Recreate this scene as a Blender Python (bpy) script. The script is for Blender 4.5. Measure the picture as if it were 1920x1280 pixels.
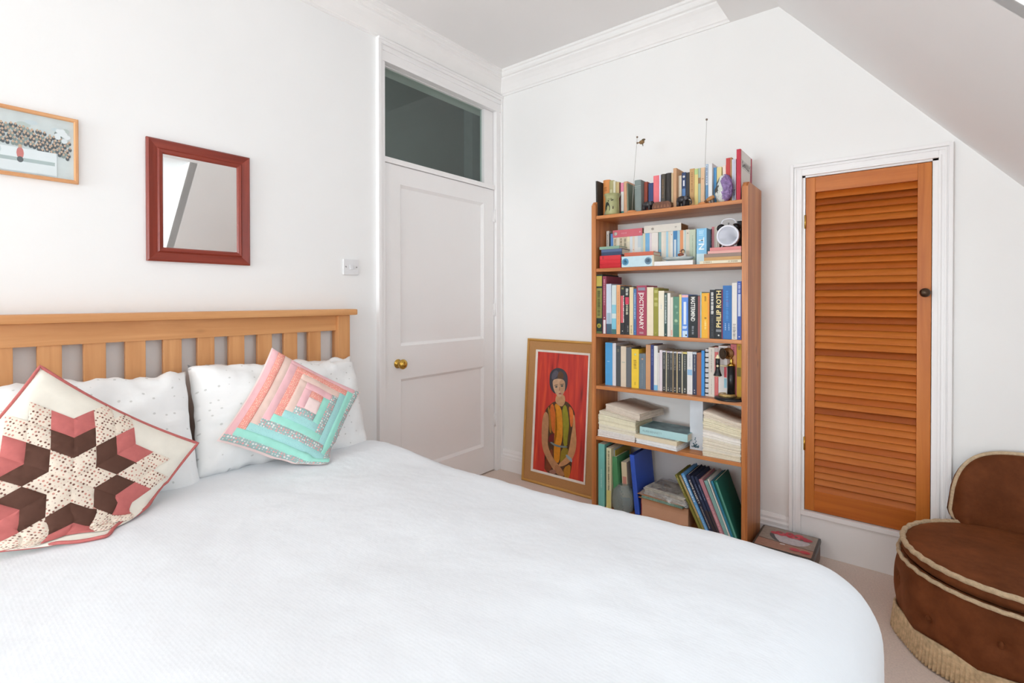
import bpy, bmesh, math, random
from mathutils import Vector, Matrix, noise
random.seed(7)
for o in list(bpy.data.objects): bpy.data.objects.remove(o)
scene = bpy.context.scene
COL = scene.collection
PI = math.pi
def rad(a): return a*PI/180.0

# ------------------------------------------------------------------ camera
CAM = Vector((2.3181, -2.7625, 1.2101))
YAW, PITCH, ROLL, FPX, PY0 = rad(38.689), rad(0.47), rad(-0.03), 942.13, 569.05
FW = Vector((-math.sin(YAW)*math.cos(PITCH), math.cos(YAW)*math.cos(PITCH), -math.sin(PITCH)))
_r = Vector((math.cos(YAW), math.sin(YAW), 0)); _u = _r.cross(FW)
RT = _r*math.cos(ROLL)+_u*math.sin(ROLL); UP = _u*math.cos(ROLL)-_r*math.sin(ROLL)
cd = bpy.data.cameras.new('camera'); cam = bpy.data.objects.new('camera', cd); COL.objects.link(cam)
cd.sensor_width = 36; cd.lens = FPX/1920*36; cd.shift_y = (PY0-640)/1920; cd.clip_start = .02
M = Matrix.Identity(4)
for i in range(3): M[i][0], M[i][1], M[i][2], M[i][3] = RT[i], UP[i], -FW[i], CAM[i]
cam.matrix_world = M
scene.camera = cam
def hx(s):
    s = s.lstrip('#'); v = [int(s[i:i+2], 16)/255 for i in (0, 2, 4)]
    return tuple((c/12.92 if c <= .04045 else ((c+.055)/1.055)**2.4) for c in v)+(1,)
# ------------------------------------------------------------------ world, daylight, exposure
w = bpy.data.worlds.new('sky'); scene.world = w; w.use_nodes = True
bg = w.node_tree.nodes['Background']; bg.inputs[0].default_value = (.80, .90, 1.0, 1); bg.inputs[1].default_value = 2.0
def area(name, loc, target, sx, sy, e, col=(1, 1, 1)):
    l = bpy.data.lights.new(name, 'AREA'); l.shape = 'RECTANGLE'; l.size = sx; l.size_y = sy; l.energy = e; l.color = col
    o = bpy.data.objects.new(name, l); COL.objects.link(o); o.location = loc
    o.rotation_euler = (Vector(target)-Vector(loc)).to_track_quat('-Z', 'Y').to_euler()
    return o
# daylight entering by the dormer window; the rear area light is an added fill
area('dormer_daylight', (3.30, -1.95, 1.62), (0, -1.85, 1.0), 1.3, 1.1, 17.5, (.845, .93, 1))
area('rear_fill_light', (.80, -7.16, 1.30), (.80, 0, 1.30), 1.4, 1.4, 232, (.845, .93, 1))
l = bpy.data.lights.new('hall_fill', 'POINT'); l.energy = 4.0; l.shadow_soft_size = .15; l.color = (.95, 1, .97)  # unseen fill light added to brighten the hall beyond the transom
hl = bpy.data.objects.new('hall_fill', l); COL.objects.link(hl); hl.location = (-.75, .2, 1.3)
vs = scene.view_settings
vs.view_transform = 'Standard'; vs.look = 'None'; vs.gamma = 1; vs.use_curve_mapping = False; vs.exposure = -0.60

scene.cycles.max_bounces = 12; scene.cycles.diffuse_bounces = 8
# ------------------------------------------------------------------ materials
MATS = {}
def newmat(name):
    m = bpy.data.materials.new(name); m.use_nodes = True
    return m, m.node_tree.nodes, m.node_tree.links, m.node_tree.nodes['Principled BSDF']
def mat(col, rough=.6, metal=0., var=.06, scale=12., bump=0., bscale=60., spec=.4, name=None, sheen=0.):
    key = (col, rough, metal, var, scale, bump, bscale, spec, sheen)
    if key in MATS: return MATS[key]
    m, N, L, b = newmat(name or 'paint_'+col.strip('#'))
    c = hx(col)
    b.inputs['Roughness'].default_value = rough; b.inputs['Metallic'].default_value = metal
    b.inputs['Specular IOR Level'].default_value = spec
    if sheen: b.inputs['Sheen Weight'].default_value = sheen
    tc = N.new('ShaderNodeTexCoord')
    if var:
        n = N.new('ShaderNodeTexNoise'); n.inputs['Scale'].default_value = scale; n.inputs['Detail'].default_value = 3
        L.new(tc.outputs['Object'], n.inputs['Vector'])
        r = N.new('ShaderNodeValToRGB'); r.color_ramp.elements[0].position = .3; r.color_ramp.elements[1].position = .7
        r.color_ramp.elements[0].color = tuple(max(0, x*(1-var)) for x in c[:3])+(1,)
        r.color_ramp.elements[1].color = tuple(min(1, x*(1+var)) for x in c[:3])+(1,)
        L.new(n.outputs['Fac'], r.inputs['Fac']); L.new(r.outputs['Color'], b.inputs['Base Color'])
    else: b.inputs['Base Color'].default_value = c
    if bump:
        n2 = N.new('ShaderNodeTexNoise'); n2.inputs['Scale'].default_value = bscale; n2.inputs['Detail'].default_value = 4
        L.new(tc.outputs['Object'], n2.inputs['Vector'])
        bp = N.new('ShaderNodeBump'); bp.inputs['Strength'].default_value = bump; bp.inputs['Distance'].default_value = .004
        L.new(n2.outputs['Fac'], bp.inputs['Height']); L.new(bp.outputs['Normal'], b.inputs['Normal'])
    MATS[key] = m
    return m
def wood(name, c1, c2, axis=0, rough=.42, grain=30., seed=0., knots=.0):
    m, N, L, b = newmat(name)
    b.inputs['Roughness'].default_value = rough; b.inputs['Specular IOR Level'].default_value = .4
    tc = N.new('ShaderNodeTexCoord'); mp = N.new('ShaderNodeMapping')
    s = [grain]*3; s[axis] = grain*.06
    mp.inputs['Scale'].default_value = s; mp.inputs['Location'].default_value = (seed, seed*1.7, seed*.6)
    L.new(tc.outputs['Object'], mp.inputs['Vector'])
    n = N.new('ShaderNodeTexNoise'); n.inputs['Scale'].default_value = 1; n.inputs['Detail'].default_value = 5; n.inputs['Distortion'].default_value = .6
    L.new(mp.outputs['Vector'], n.inputs['Vector'])
    r = N.new('ShaderNodeValToRGB'); r.color_ramp.elements[0].position = .32; r.color_ramp.elements[1].position = .7
    r.color_ramp.elements[0].color = hx(c1); r.color_ramp.elements[1].color = hx(c2)
    L.new(n.outputs['Fac'], r.inputs['Fac'])
    out = r.outputs['Color']
    if knots:
        v = N.new('ShaderNodeTexVoronoi'); mp2 = N.new('ShaderNodeMapping'); s2 = [7.]*3; s2[axis] = 3.2
        mp2.inputs['Scale'].default_value = s2; mp2.inputs['Location'].default_value = (seed+.3, seed, seed)
        L.new(tc.outputs['Object'], mp2.inputs['Vector']); L.new(mp2.outputs['Vector'], v.inputs['Vector'])
        v.inputs['Scale'].default_value = 1
        k = N.new('ShaderNodeMapRange'); k.inputs['From Min'].default_value = .03; k.inputs['From Max'].default_value = .09
        k.inputs['To Min'].default_value = knots; k.inputs['To Max'].default_value = 0
        L.new(v.outputs['Distance'], k.inputs['Value'])
        mx = N.new('ShaderNodeMix'); mx.data_type = 'RGBA'; mx.inputs['B'].default_value = hx('#6a3416')
        L.new(k.outputs['Result'], mx.inputs['Factor']); L.new(out, mx.inputs['A']); out = mx.outputs['Result']
    L.new(out, b.inputs['Base Color'])
    bp = N.new('ShaderNodeBump'); bp.inputs['Strength'].default_value = .08; bp.inputs['Distance'].default_value = .002
    L.new(n.outputs['Fac'], bp.inputs['Height']); L.new(bp.outputs['Normal'], b.inputs['Normal'])
    return m
def dotmat(name, base, dots, scale=60., thr=.22, rough=.85, dots2=None):
    """cloth printed with small flowers"""
    m, N, L, b = newmat(name); b.inputs['Roughness'].default_value = rough; b.inputs['Specular IOR Level'].default_value = .15
    tc = N.new('ShaderNodeTexCoord'); v = N.new('ShaderNodeTexVoronoi'); v.inputs['Scale'].default_value = scale
    v.inputs['Randomness'].default_value = .35
    L.new(tc.outputs['UV'], v.inputs['Vector'])
    k = N.new('ShaderNodeMapRange'); k.inputs['From Min'].default_value = thr*.75; k.inputs['From Max'].default_value = thr
    k.inputs['To Min'].default_value = 1; k.inputs['To Max'].default_value = 0
    L.new(v.outputs['Distance'], k.inputs['Value'])
    mx = N.new('ShaderNodeMix'); mx.data_type = 'RGBA'; mx.inputs['A'].default_value = hx(base); mx.inputs['B'].default_value = hx(dots)
    if dots2:
        r = N.new('ShaderNodeValToRGB'); r.color_ramp.interpolation = 'CONSTANT'
        r.color_ramp.elements[0].color = hx(dots); r.color_ramp.elements[1].color = hx(dots2); r.color_ramp.elements[1].position = .5
        sp = N.new('ShaderNodeSeparateColor'); L.new(v.outputs['Color'], sp.inputs['Color']); L.new(sp.outputs['Red'], r.inputs['Fac'])
        L.new(r.outputs['Color'], mx.inputs['B'])
    L.new(k.outputs['Result'], mx.inputs['Factor']); L.new(mx.outputs['Result'], b.inputs['Base Color'])
    n2 = N.new('ShaderNodeTexNoise'); n2.inputs['Scale'].default_value = 9; n2.inputs['Detail'].default_value = 3
    L.new(tc.outputs['UV'], n2.inputs['Vector'])
    bp = N.new('ShaderNodeBump'); bp.inputs['Strength'].default_value = .15; bp.inputs['Distance'].default_value = .01
    L.new(n2.outputs['Fac'], bp.inputs['Height']); L.new(bp.outputs['Normal'], b.inputs['Normal'])
    return m
def pane_mat(name, tint, gloss=.12):
    m, N, L, b = newmat(name); N.remove(b)
    t = N.new('ShaderNodeBsdfTransparent'); t.inputs[0].default_value = tint
    g = N.new('ShaderNodeBsdfGlossy'); g.inputs['Roughness'].default_value = .03
    mx = N.new('ShaderNodeMixShader'); mx.inputs[0].default_value = gloss
    L.new(t.outputs[0], mx.inputs[1]); L.new(g.outputs[0], mx.inputs[2])
    L.new(mx.outputs[0], N['Material Output'].inputs['Surface'])
    return m
WALL = mat('#f6f6f5', .85, var=.012, scale=2., bump=.05, bscale=90, spec=.15, name='wall_paint')
WALLB = mat('#f5f4f2', .85, var=.012, scale=2., bump=.05, bscale=90, spec=.15, name='wall_paint_back')
CEIL = mat('#f2f0ef', .9, var=.015, scale=1.5, bump=.05, bscale=70, spec=.1, name='ceiling_paint')
GLOSSW = mat('#f6f4f3', .35, var=.01, scale=3, spec=.4, name='white_gloss')
CARPET = mat('#ead8cc', .95, var=.07, scale=160, bump=.7, bscale=420, spec=.05, name='beige_carpet')
PINE = wood('orange_pine', '#a8602f', '#d08a50', 2, .38, 34, 0, .8)
PINEX = wood('orange_pine_shelf', '#ac6433', '#d28c52', 0, .38, 34, 3.1, .7)
BEECH = wood('bed_beech_upright', '#c78a55', '#dca26c', 2, .45, 26, 1.3)
BEECHY = wood('bed_beech_rail', '#c98c56', '#dda46e', 1, .45, 26, 4.3, .2)
LOUV = [wood('louvre_%d' % i, a, b_, 0, .4, 30, 2.1*i) for i, (a, b_) in enumerate((('#b25c1a', '#cc7228'), ('#a65014', '#c06622'), ('#ba6422', '#d47e34'), ('#964614', '#ac581e')))]
LOUVZ = wood('louvre_stile', '#b8641f', '#d07c32', 2, .4, 30, 5.)
BRASS = mat('#c9a24e', .22, 1., var=.03, name='brass')
BRONZE = mat('#5a4a3c', .35, .9, var=.05, name='aged_bronze')
STEEL = mat('#9a9a98', .35, .9, var=.03, name='grey_metal')
BLACK = mat('#1c1b1d', .3, var=.05, name='black_gloss')
PAPER = mat('#e9dfca', .9, var=.06, scale=90, spec=.1, name='page_edges')

# ------------------------------------------------------------------ mesh helpers
class MB:
    def __init__(s): s.bm = bmesh.new(); s.uv = None
    def face(s, vs, mi=0, smooth=False):
        try:
            f = s.bm.faces.new(vs); f.material_index = mi; f.smooth = smooth; return f
        except ValueError: return None
    def poly(s, pts, mi=0): return s.face([s.bm.verts.new(p) for p in pts], mi)
    def box(s, x0, x1, y0, y1, z0, z1, mi=0, bev=0.):
        v = [s.bm.verts.new(p) for p in ((x0, y0, z0), (x1, y0, z0), (x1, y1, z0), (x0, y1, z0), (x0, y0, z1), (x1, y0, z1), (x1, y1, z1), (x0, y1, z1))]
        fs = [s.face([v[i] for i in q], mi) for q in ((0, 3, 2, 1), (4, 5, 6, 7), (0, 1, 5, 4), (1, 2, 6, 5), (2, 3, 7, 6), (3, 0, 4, 7))]
        if bev:
            es = list({e for f in fs for e in f.edges})
            r = bmesh.ops.bevel(s.bm, geom=es, offset=bev, segments=2, profile=.7, affect='EDGES')
            for f in r['faces']: f.material_index = mi
        return s
    def prism(s, pts, axis, a, b, mi=0, smooth=False):
        """2-D outline pts extruded along axis from a to b"""
        def mk(p, t):
            if axis == 0: return (t, p[0], p[1])
            if axis == 1: return (p[0], t, p[1])
            return (p[0], p[1], t)
        A = [s.bm.verts.new(mk(p, a)) for p in pts]; B = [s.bm.verts.new(mk(p, b)) for p in pts]
        n = len(pts)
        s.face(A, mi); s.face(B[::-1], mi)
        for i in range(n): s.face([A[i], B[i], B[(i+1) % n], A[(i+1) % n]], mi, smooth)
        return s
    def lathe(s, prof, c=(0, 0, 0), n=24, mi=0, axis=2, smooth=True, sx=1., sy=1.):
        rows = []
        for r, h in prof:
            row = []
            for i in range(n):
                a = 2*PI*i/n; p = (r*math.cos(a)*sx, r*math.sin(a)*sy, h)
                if axis == 0: p = (p[2], p[0], p[1])
                elif axis == 1: p = (p[0], p[2], p[1])
                row.append(s.bm.verts.new((c[0]+p[0], c[1]+p[1], c[2]+p[2])))
            rows.append(row)
        for a, b in zip(rows, rows[1:]):
            for i in range(n): s.face([a[i], a[(i+1) % n], b[(i+1) % n], b[i]], mi, smooth)
        s.face(rows[0][::-1], mi); s.face(rows[-1], mi)
        return s
    def tube(s, pts, r, n=8, mi=0, closed=False, rf=None):
        pts = [Vector(p) for p in pts]; rows = []; m = len(pts)
        prev = None
        for i, p in enumerate(pts):
            a = pts[(i-1) % m] if (closed or i > 0) else p
            b = pts[(i+1) % m] if (closed or i < m-1) else p
            t = (b-a).normalized()
            if prev is None:
                prev = t.orthogonal().normalized()
            q = (prev-t*prev.dot(t))
            q = q.normalized() if q.length > 1e-6 else t.orthogonal().normalized()
            prev = q; k = t.cross(q)
            rr = rf(i/(m-1)) if rf else r
            rows.append([s.bm.verts.new(p+(q*math.cos(2*PI*j/n)+k*math.sin(2*PI*j/n))*rr) for j in range(n)])
        pairs = list(zip(rows, rows[1:]))
        if closed: pairs.append((rows[-1], rows[0]))
        for a, b in pairs:
            for j in range(n): s.face([a[j], a[(j+1) % n], b[(j+1) % n], b[j]], mi, True)
        if not closed: s.face(rows[0][::-1], mi); s.face(rows[-1], mi)
        return s
    def sphere(s, c, r, n=12, mi=0, sc=(1, 1, 1)):
        rows = []
        for i in range(1, n//2+1):
            ph = PI*i/(n//2+1)
            rows.append([s.bm.verts.new((c[0]+r*sc[0]*math.sin(ph)*math.cos(2*PI*j/n), c[1]+r*sc[1]*math.sin(ph)*math.sin(2*PI*j/n), c[2]+r*sc[2]*math.cos(ph))) for j in range(n)])
        t = s.bm.verts.new((c[0], c[1], c[2]+r*sc[2])); b = s.bm.verts.new((c[0], c[1], c[2]-r*sc[2]))
        for a, d in zip(rows, rows[1:]):
            for j in range(n): s.face([a[j], d[j], d[(j+1) % n], a[(j+1) % n]], mi, True)
        for j in range(n): s.face([t, rows[0][j], rows[0][(j+1) % n]], mi, True); s.face([b, rows[-1][(j+1) % n], rows[-1][j]], mi, True)
        return s
    def grid(s, nu, nv, fn, mi=0, wrapu=False, uvfn=None):
        V = [[s.bm.verts.new(fn(i/nu, j/nv)) for j in range(nv+1)] for i in range(nu if wrapu else nu+1)]
        if uvfn and s.uv is None: s.uv = s.bm.loops.layers.uv.new('UVMap')
        for i in range(nu):
            for j in range(nv):
                i2 = (i+1) % len(V)
                f = s.face([V[i][j], V[i2][j], V[i2][j+1], V[i][j+1]], mi, True)
                if uvfn and f:
                    for lp, (a, c) in zip(f.loops, ((i, j), (i+1, j), (i+1, j+1), (i, j+1))): lp[s.uv].uv = uvfn(a/nu, c/nv)
        return V
    def mesh(s, name, mats, recalc=True):
        if recalc: bmesh.ops.recalc_face_normals(s.bm, faces=s.bm.faces)
        me = bpy.data.meshes.new(name); s.bm.to_mesh(me); s.bm.free()
        for m in (mats if isinstance(mats, (list, tuple)) else [mats]): me.materials.append(m)
        return me
    def build(s, name, mats, parent=None, loc=None, mw=None, recalc=True):
        o = bpy.data.objects.new(name, s.mesh(name, mats, recalc)); COL.objects.link(o)
        if parent: o.parent = parent
        if loc: o.location = loc
        if mw is not None: o.matrix_world = mw
        return o
def put(name, me, parent=None, mw=None):
    o = bpy.data.objects.new(name, me); COL.objects.link(o)
    if parent: o.parent = parent
    if mw is not None:
        if parent: o.matrix_local = mw
        else: o.matrix_world = mw
    return o
def tag(o, label, cat=None, group=None, kind=None):
    o['label'] = label
    if cat: o['category'] = cat
    if group: o['group'] = group
    if kind: o['kind'] = kind
    return o
def empty(name, mw=None, loc=None):
    o = bpy.data.objects.new(name, None); COL.objects.link(o); o.empty_display_size = .05
    if mw is not None: o.matrix_world = mw
    if loc: o.location = loc
    return o
def T(x, y, z): return Matrix.Translation((x, y, z))
def R(a, ax): return Matrix.Rotation(a, 4, ax)
def text_mesh(body, size, m, bold=0., ext=.0003, align='CENTER', sx=1.):
    c = bpy.data.curves.new('lettering', 'FONT'); c.body = body; c.size = size; c.extrude = ext; c.offset = bold
    c.align_x = align; c.align_y = 'CENTER'; c.resolution_u = 2
    o = bpy.data.objects.new('lettering_tmp', c); COL.objects.link(o)
    me = bpy.data.meshes.new_from_object(o.evaluated_get(bpy.context.evaluated_depsgraph_get()))
    bpy.data.objects.remove(o); bpy.data.curves.remove(c)
    me.materials.clear(); me.materials.append(m)
    if sx != 1.: me.transform(Matrix.Diagonal((sx, 1, 1, 1)))
    return me
def ray(px, py): return FW+RT*((px-960)/FPX)-UP*((py-PY0)/FPX)
def struct(o, label=None):
    o['kind'] = 'structure'
    if label: o['label'] = label
    return o

# ================================================================== ROOM SHELL
YB = -7.00                       # wall behind the camera, set far back for flatter light
XK = 3.02                        # knee wall below the slope
CZ = 2.80                        # flat ceiling
def slz(x): return 2.651-1.176*(x-1.79)
DOY0, DOY1, DOZ = -1.0135, -.067, 2.531
struct(MB().box(-1.9, 3.6, YB-.12, 2.0, -.1, 0).build('floor', CARPET), 'beige pink carpet covering the bedroom floor')
m = MB(); m.box(-.14, 0, YB-.12, DOY0-.03, 0, 2.95); m.box(-.14, 0, DOY0-.03, DOY1+.03, DOZ+.03, 2.95); m.box(-.14, 0, DOY1+.03, 0, 0, 2.95)
struct(m.build('wall_left', WALL), 'white painted wall behind the headboard and door')
# wall with the bookcase, opening for the louvred cupboard, right part 4 mm proud
LX0, LX1, LZ0, LZ1 = 1.896, 2.395, .196, 1.80
m = MB(); m.box(-.14, 1.8254, 0, .12, 0, 2.95)
m.box(1.8254, LX0, -.004, .12, 0, 2.95); m.box(LX1, 3.3, -.004, .12, 0, 2.95); m.box(LX0, LX1, -.004, .12, LZ1, 2.95); m.box(LX0, LX1, -.004, .12, 0, LZ0)
struct(m.build('wall_back', WALLB), 'white painted wall behind the bookcase and louvred cupboard')
m = MB(); m.box(LX0-.02, LX0, .12, .45, LZ0, LZ1); m.box(LX1, LX1+.02, .12, .45, LZ0, LZ1); m.box(LX0-.02, LX1+.02, .45, .47, LZ0-.02, LZ1+.02)
m.box(LX0-.02, LX1+.02, .12, .47, LZ1, LZ1+.02); m.box(LX0-.02, LX1+.02, .12, .47, LZ0-.02, LZ0)
struct(m.build('wall_cupboard', mat('#8a7a6c', .9)), 'inside of the cupboard behind the louvred door')
struct(MB().box(-.14, 1.70, YB-.12, .12, CZ, CZ+.1).build('ceiling', CEIL), 'flat white ceiling above the bookcase')
struct(MB().box(1.564, 1.90, YB-.12, 0, 2.651, 2.95).build('trim_1', CEIL), 'boxed white beam between flat ceiling and slope')
# slope with the dormer opening (y -2.65 .. -1.205, from z 2.28 down)
DY0, DY1, DZ = -2.68, -1.268, 2.28
DX = 1.79+(2.651-DZ)/1.176
def slope_piece(m, x0, x1, y0, y1):
    m.prism([(x0, slz(x0)), (x1, slz(x1)), (x1+.1, slz(x1)+.1), (x0+.1, slz(x0)+.1)], 1, y0, y1)
XE = XK+.12
m = MB(); slope_piece(m, 1.79, DX, YB-.12, 0); slope_piece(m, DX, XE, DY1, 0); slope_piece(m, DX, XE, YB-.12, DY0)
struct(m.build('ceiling_slope', CEIL), 'sloping white ceiling on the right')
m = MB(); m.box(XK, XK+.12, DY1, 0, 0, slz(XK)+.05); m.box(XK, XK+.12, YB-.12, DY0, 0, slz(XK)+.05); m.box(XK, XK+.12, DY0, DY1, 0, 1.0)
struct(m.build('wall_right', WALL), 'low knee wall under the sloping ceiling')
# dormer cheeks, ceiling, front
WX = 3.14
m = MB()
for y0, y1 in ((DY1-.004, DY1+.05), (DY0-.05, DY0+.004)):
    m.prism([(DX, DZ), (WX+.1, DZ), (WX+.1, slz(XK)-.1), (XK-.02, slz(XK-.02))], 1, y0, y1)
m.box(DX, WX+.1, DY0-.05, DY1+.05, DZ, DZ+.06); m.box(XK, WX+.1, DY0, DY1, .92, 1.0)
struct(m.build('wall_dormer', mat('#f2f2f1', .8, var=.02, scale=3)), 'white dormer cheeks and ceiling')
# back wall with an opening for the added window
m = MB(); m.box(-.14, .1, YB-.12, YB, 0, 2.95); m.box(1.5, 3.3, YB-.12, YB, 0, 2.95); m.box(.1, 1.5, YB-.12, YB, 0, .58); m.box(.1, 1.5, YB-.12, YB, 2.0, 2.95)
struct(m.build('wall_front', WALL), 'white wall behind the camera with an opening for the added light')
GLASS = pane_mat('window_glass', (.97, .98, .98, 1), .05)
def window(name, label, cx, axis, a0, a1, z0, z1, n):
    e = struct(empty(name), label)
    def bx(m, u0, u1, d0, d1, zz0, zz1):
        if axis == 0: m.box(cx+d0, cx+d1, u0, u1, zz0, zz1)
        else: m.box(u0, u1, cx+d0, cx+d1, zz0, zz1)
    t = .05; m = MB()
    bx(m, a0, a0+t, -.03, .03, z0, z1); bx(m, a1-t, a1, -.03, .03, z0, z1); bx(m, a0+t, a1-t, -.03, .03, z0, z0+t); bx(m, a0+t, a1-t, -.03, .03, z1-t, z1)
    m.build('window_frame', GLOSSW, e)
    step = (a1-a0-2*t)/n
    for i in range(n):
        u0 = a0+t+i*step
        if i:
            m = MB(); bx(m, u0-.02, u0+.02, -.025, .025, z0+t, z1-t); m.build('mullion', GLOSSW, e)
        m = MB(); bx(m, u0+(.02 if i else 0), u0+step-(.02 if i < n-1 else 0), -.003, .003, z0+t, z1-t); m.build('pane', GLASS, e)
window('window_2', 'dormer window in the sloping ceiling', WX+.03, 0, DY0, DY1, 1.0, DZ, 2)
window('window_added', 'added window behind the camera for the fill light', YB-.06, 1, .1, 1.5, .58, 2.0, 2)  # unseen window, put in so the rear fill light can enter
# hall behind the door
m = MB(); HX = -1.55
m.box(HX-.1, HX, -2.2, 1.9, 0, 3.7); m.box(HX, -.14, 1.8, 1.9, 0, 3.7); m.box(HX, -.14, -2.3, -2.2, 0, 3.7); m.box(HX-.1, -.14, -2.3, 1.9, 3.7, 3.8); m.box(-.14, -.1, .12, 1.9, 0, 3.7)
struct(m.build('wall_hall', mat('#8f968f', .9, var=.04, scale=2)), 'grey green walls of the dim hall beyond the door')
struct(MB().box(-1.549, -1.42, 1.22, 1.79, 0, 3.69, bev=.01).build('hall_light_strip', mat('#c3cdc9', .8)), 'added pale block imitating the light strip in the transom glass')  # paler block added to imitate light falling off across the hall

# cornice
prof = [(0, 2.651), (.010, 2.651), (.010, 2.664), (.016, 2.668), (.022, 2.682), (.034, 2.706), (.050, 2.728), (.064, 2.742), (.064, 2.752), (.076, 2.756), (.082, 2.766), (.082, 2.782), (.090, 2.786), (.090, 2.80), (0, 2.80)]
m = MB()
n = len(prof)
A = [m.bm.verts.new((d, YB, z)) for d, z in prof]; B = [m.bm.verts.new((d, -d, z)) for d, z in prof]; C_ = [m.bm.verts.new((1.564, -d, z)) for d, z in prof]
for P, Q in ((A, B), (B, C_)):
    for i in range(n): m.face([P[i], P[(i+1) % n], Q[(i+1) % n], Q[i]])
m.face(A); m.face(C_[::-1])
struct(m.build('trim_2', mat('#f6f4f2', .6, var=.01, name='cornice_paint')), 'moulded white cornice around the flat ceiling')

# baseboards
def skirting(name, segs, label):
    m = MB()
    for kind, a, b in segs:
        p = [(0, 0), (.020, 0), (.020, .088), (.017, .094), (.017, .108), (.011, .118), (.011, .13), (.005, .145), (0, .147)]
        if kind == 'B': m.prism([(-d, z) for d, z in p], 0, a, b)
        elif kind == 'A': m.prism([(d, z) for d, z in p], 1, a, b)
        else: m.prism([(XK-d, z) for d, z in p], 1, a, b)
    return struct(m.build(name, GLOSSW), label)
skirting('baseboard_back', [('B', 0, 1.848), ('B', 2.44, XK)], 'white moulded skirting board under the bookcase wall')
skirting('baseboard_left', [('A', YB, -1.066)], 'white skirting board behind the bed')
skirting('baseboard_right', [('K', YB, 0)], 'white skirting board of the knee wall')

# ------------------------------------------------------------------ door and transom
d1 = struct(empty('door_1'), 'white panelled bedroom door with brass knob and moulded casing')
m = MB()
def casing_bars(m, pieces): 
    for i, a in enumerate(pieces):
        q = .0007*i; m.box(a[0]-q, a[1], a[2]-q, a[3]+q*.3, a[4]-q, a[5]+q, bev=.0025)
CW = -1.066
casing_bars(m, [(0, .018, CW, DOY0-.004, 0, DOZ+.0035), (0, .028, CW, CW+.018, 0, 2.645), (0, .023, CW+.018, CW+.030, 0, 2.632)])
m.build('casing', GLOSSW, d1)
m = MB(); casing_bars(m, [(0, .018, DOY1+.004, -.001, 0, DOZ+.0035), (0, .028, -.018, -.0005, 0, 2.645)]); m.build('casing', GLOSSW, d1)
m = MB(); casing_bars(m, [(0, .018, CW+.03, -.0185, DOZ+.004, 2.645), (0, .028, CW+.018, -.0185, 2.622, 2.650), (0, .034, CW, -.001, 2.640, 2.6505), (0, .024, CW+.03, -.0185, 2.592, 2.610), (0, .022, CW+.03, -.0185, DOZ+.004, DOZ+.02)])
m.build('casing', GLOSSW, d1)
m = MB(); m.box(-.14, .004, DOY0-.03, DOY0-.003, 0, DOZ+.03); m.box(-.14, .004, DOY1+.003, DOY1+.03, 0, DOZ+.03); m.box(-.14, .004, DOY0-.003, DOY1+.003, DOZ+.003, DOZ+.03)
m.build('jamb', GLOSSW, d1)
MB().box(-.10, .006, DOY0-.003, DOY1+.003, 1.983, 2.013, bev=.003).build('transom_bar', GLOSSW, d1)
PY_0, PY_1 = -.895, -.176
FX0, FX1 = -.043, -.003
for a in ((DOY0, PY_0, .008, 1.98), (PY_1, DOY1, .008, 1.98)): MB().box(FX0, FX1, *a, bev=.0015).build('stile', GLOSSW, d1)
for z0, z1 in ((.008, .193), (.748, .9406), (1.8733, 1.98)): MB().box(FX0, FX1-.0005, PY_0, PY_1, z0, z1, bev=.001).build('rail', GLOSSW, d1)
for z0, z1 in ((.193, .748), (.9406, 1.8733)):
    p = MB().box(FX0+.01, FX1-.016, PY_0, PY_1, z0, z1).build('panel', GLOSSW, d1)
    m = MB(); t = .016; x0, x1 = FX1-.016, FX1-.004
    m.prism([(x0, PY_0), (x1, PY_0), (x0, PY_0+t)], 2, z0, z1); m.prism([(x0, PY_1), (x1, PY_1), (x0, PY_1-t)], 2, z0, z1)
    m.prism([(x0, z0), (x1, z0), (x0, z0+t)], 1, PY_0, PY_1); m.prism([(x0, z1), (x1, z1), (x0, z1-t)], 1, PY_0, PY_1)
    m.build('panel_moulding', GLOSSW, p)
k = MB().lathe([(.0, -.002), (.026, -.002), (.026, .003), (.012, .006), (.010, .022), (.018, .028), (.027, .038), (.029, .048), (.024, .058), (.012, .064), (.0, .065)], (FX1, -.917, .841), 28, axis=0).build('knob', BRASS, d1)
k['label'] = 'round polished brass door knob'
MB().box(FX0, FX1+.002, DOY0-.0028, DOY0+.003, .775, .895).build('lock_plate', mat('#2c2c2e', .4, .6), d1)
for z in (.36, 1.14, 1.80):
    m = MB(); m.box(FX1, FX1+.004, DOY1-.012, DOY1-.002, z-.04, z+.04); m.tube([(FX1+.007, DOY1, z-.045), (FX1+.007, DOY1, z+.045)], .006); m.build('hinge', GLOSSW, d1)
w1 = struct(empty('window_1'), 'dark transom window pane above the white door')
m = MB(); t = .012
m.box(-.05, -.02, DOY0, DOY0+t*.3, 2.013, DOZ); m.box(-.05, -.012, DOY1-.093, DOY1, 2.013, DOZ); m.box(-.05, -.02, DOY0, DOY1, DOZ-.004, DOZ); m.box(-.05, -.02, DOY0, DOY1, 2.013, 2.017)
m.build('window_frame', GLOSSW, w1)
MB().box(-.04, -.034, DOY0+.003, DOY1-.092, 2.016, DOZ-.003).build('pane', pane_mat('transom_glass', (.80, .87, .84, 1), .07), w1)

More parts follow.
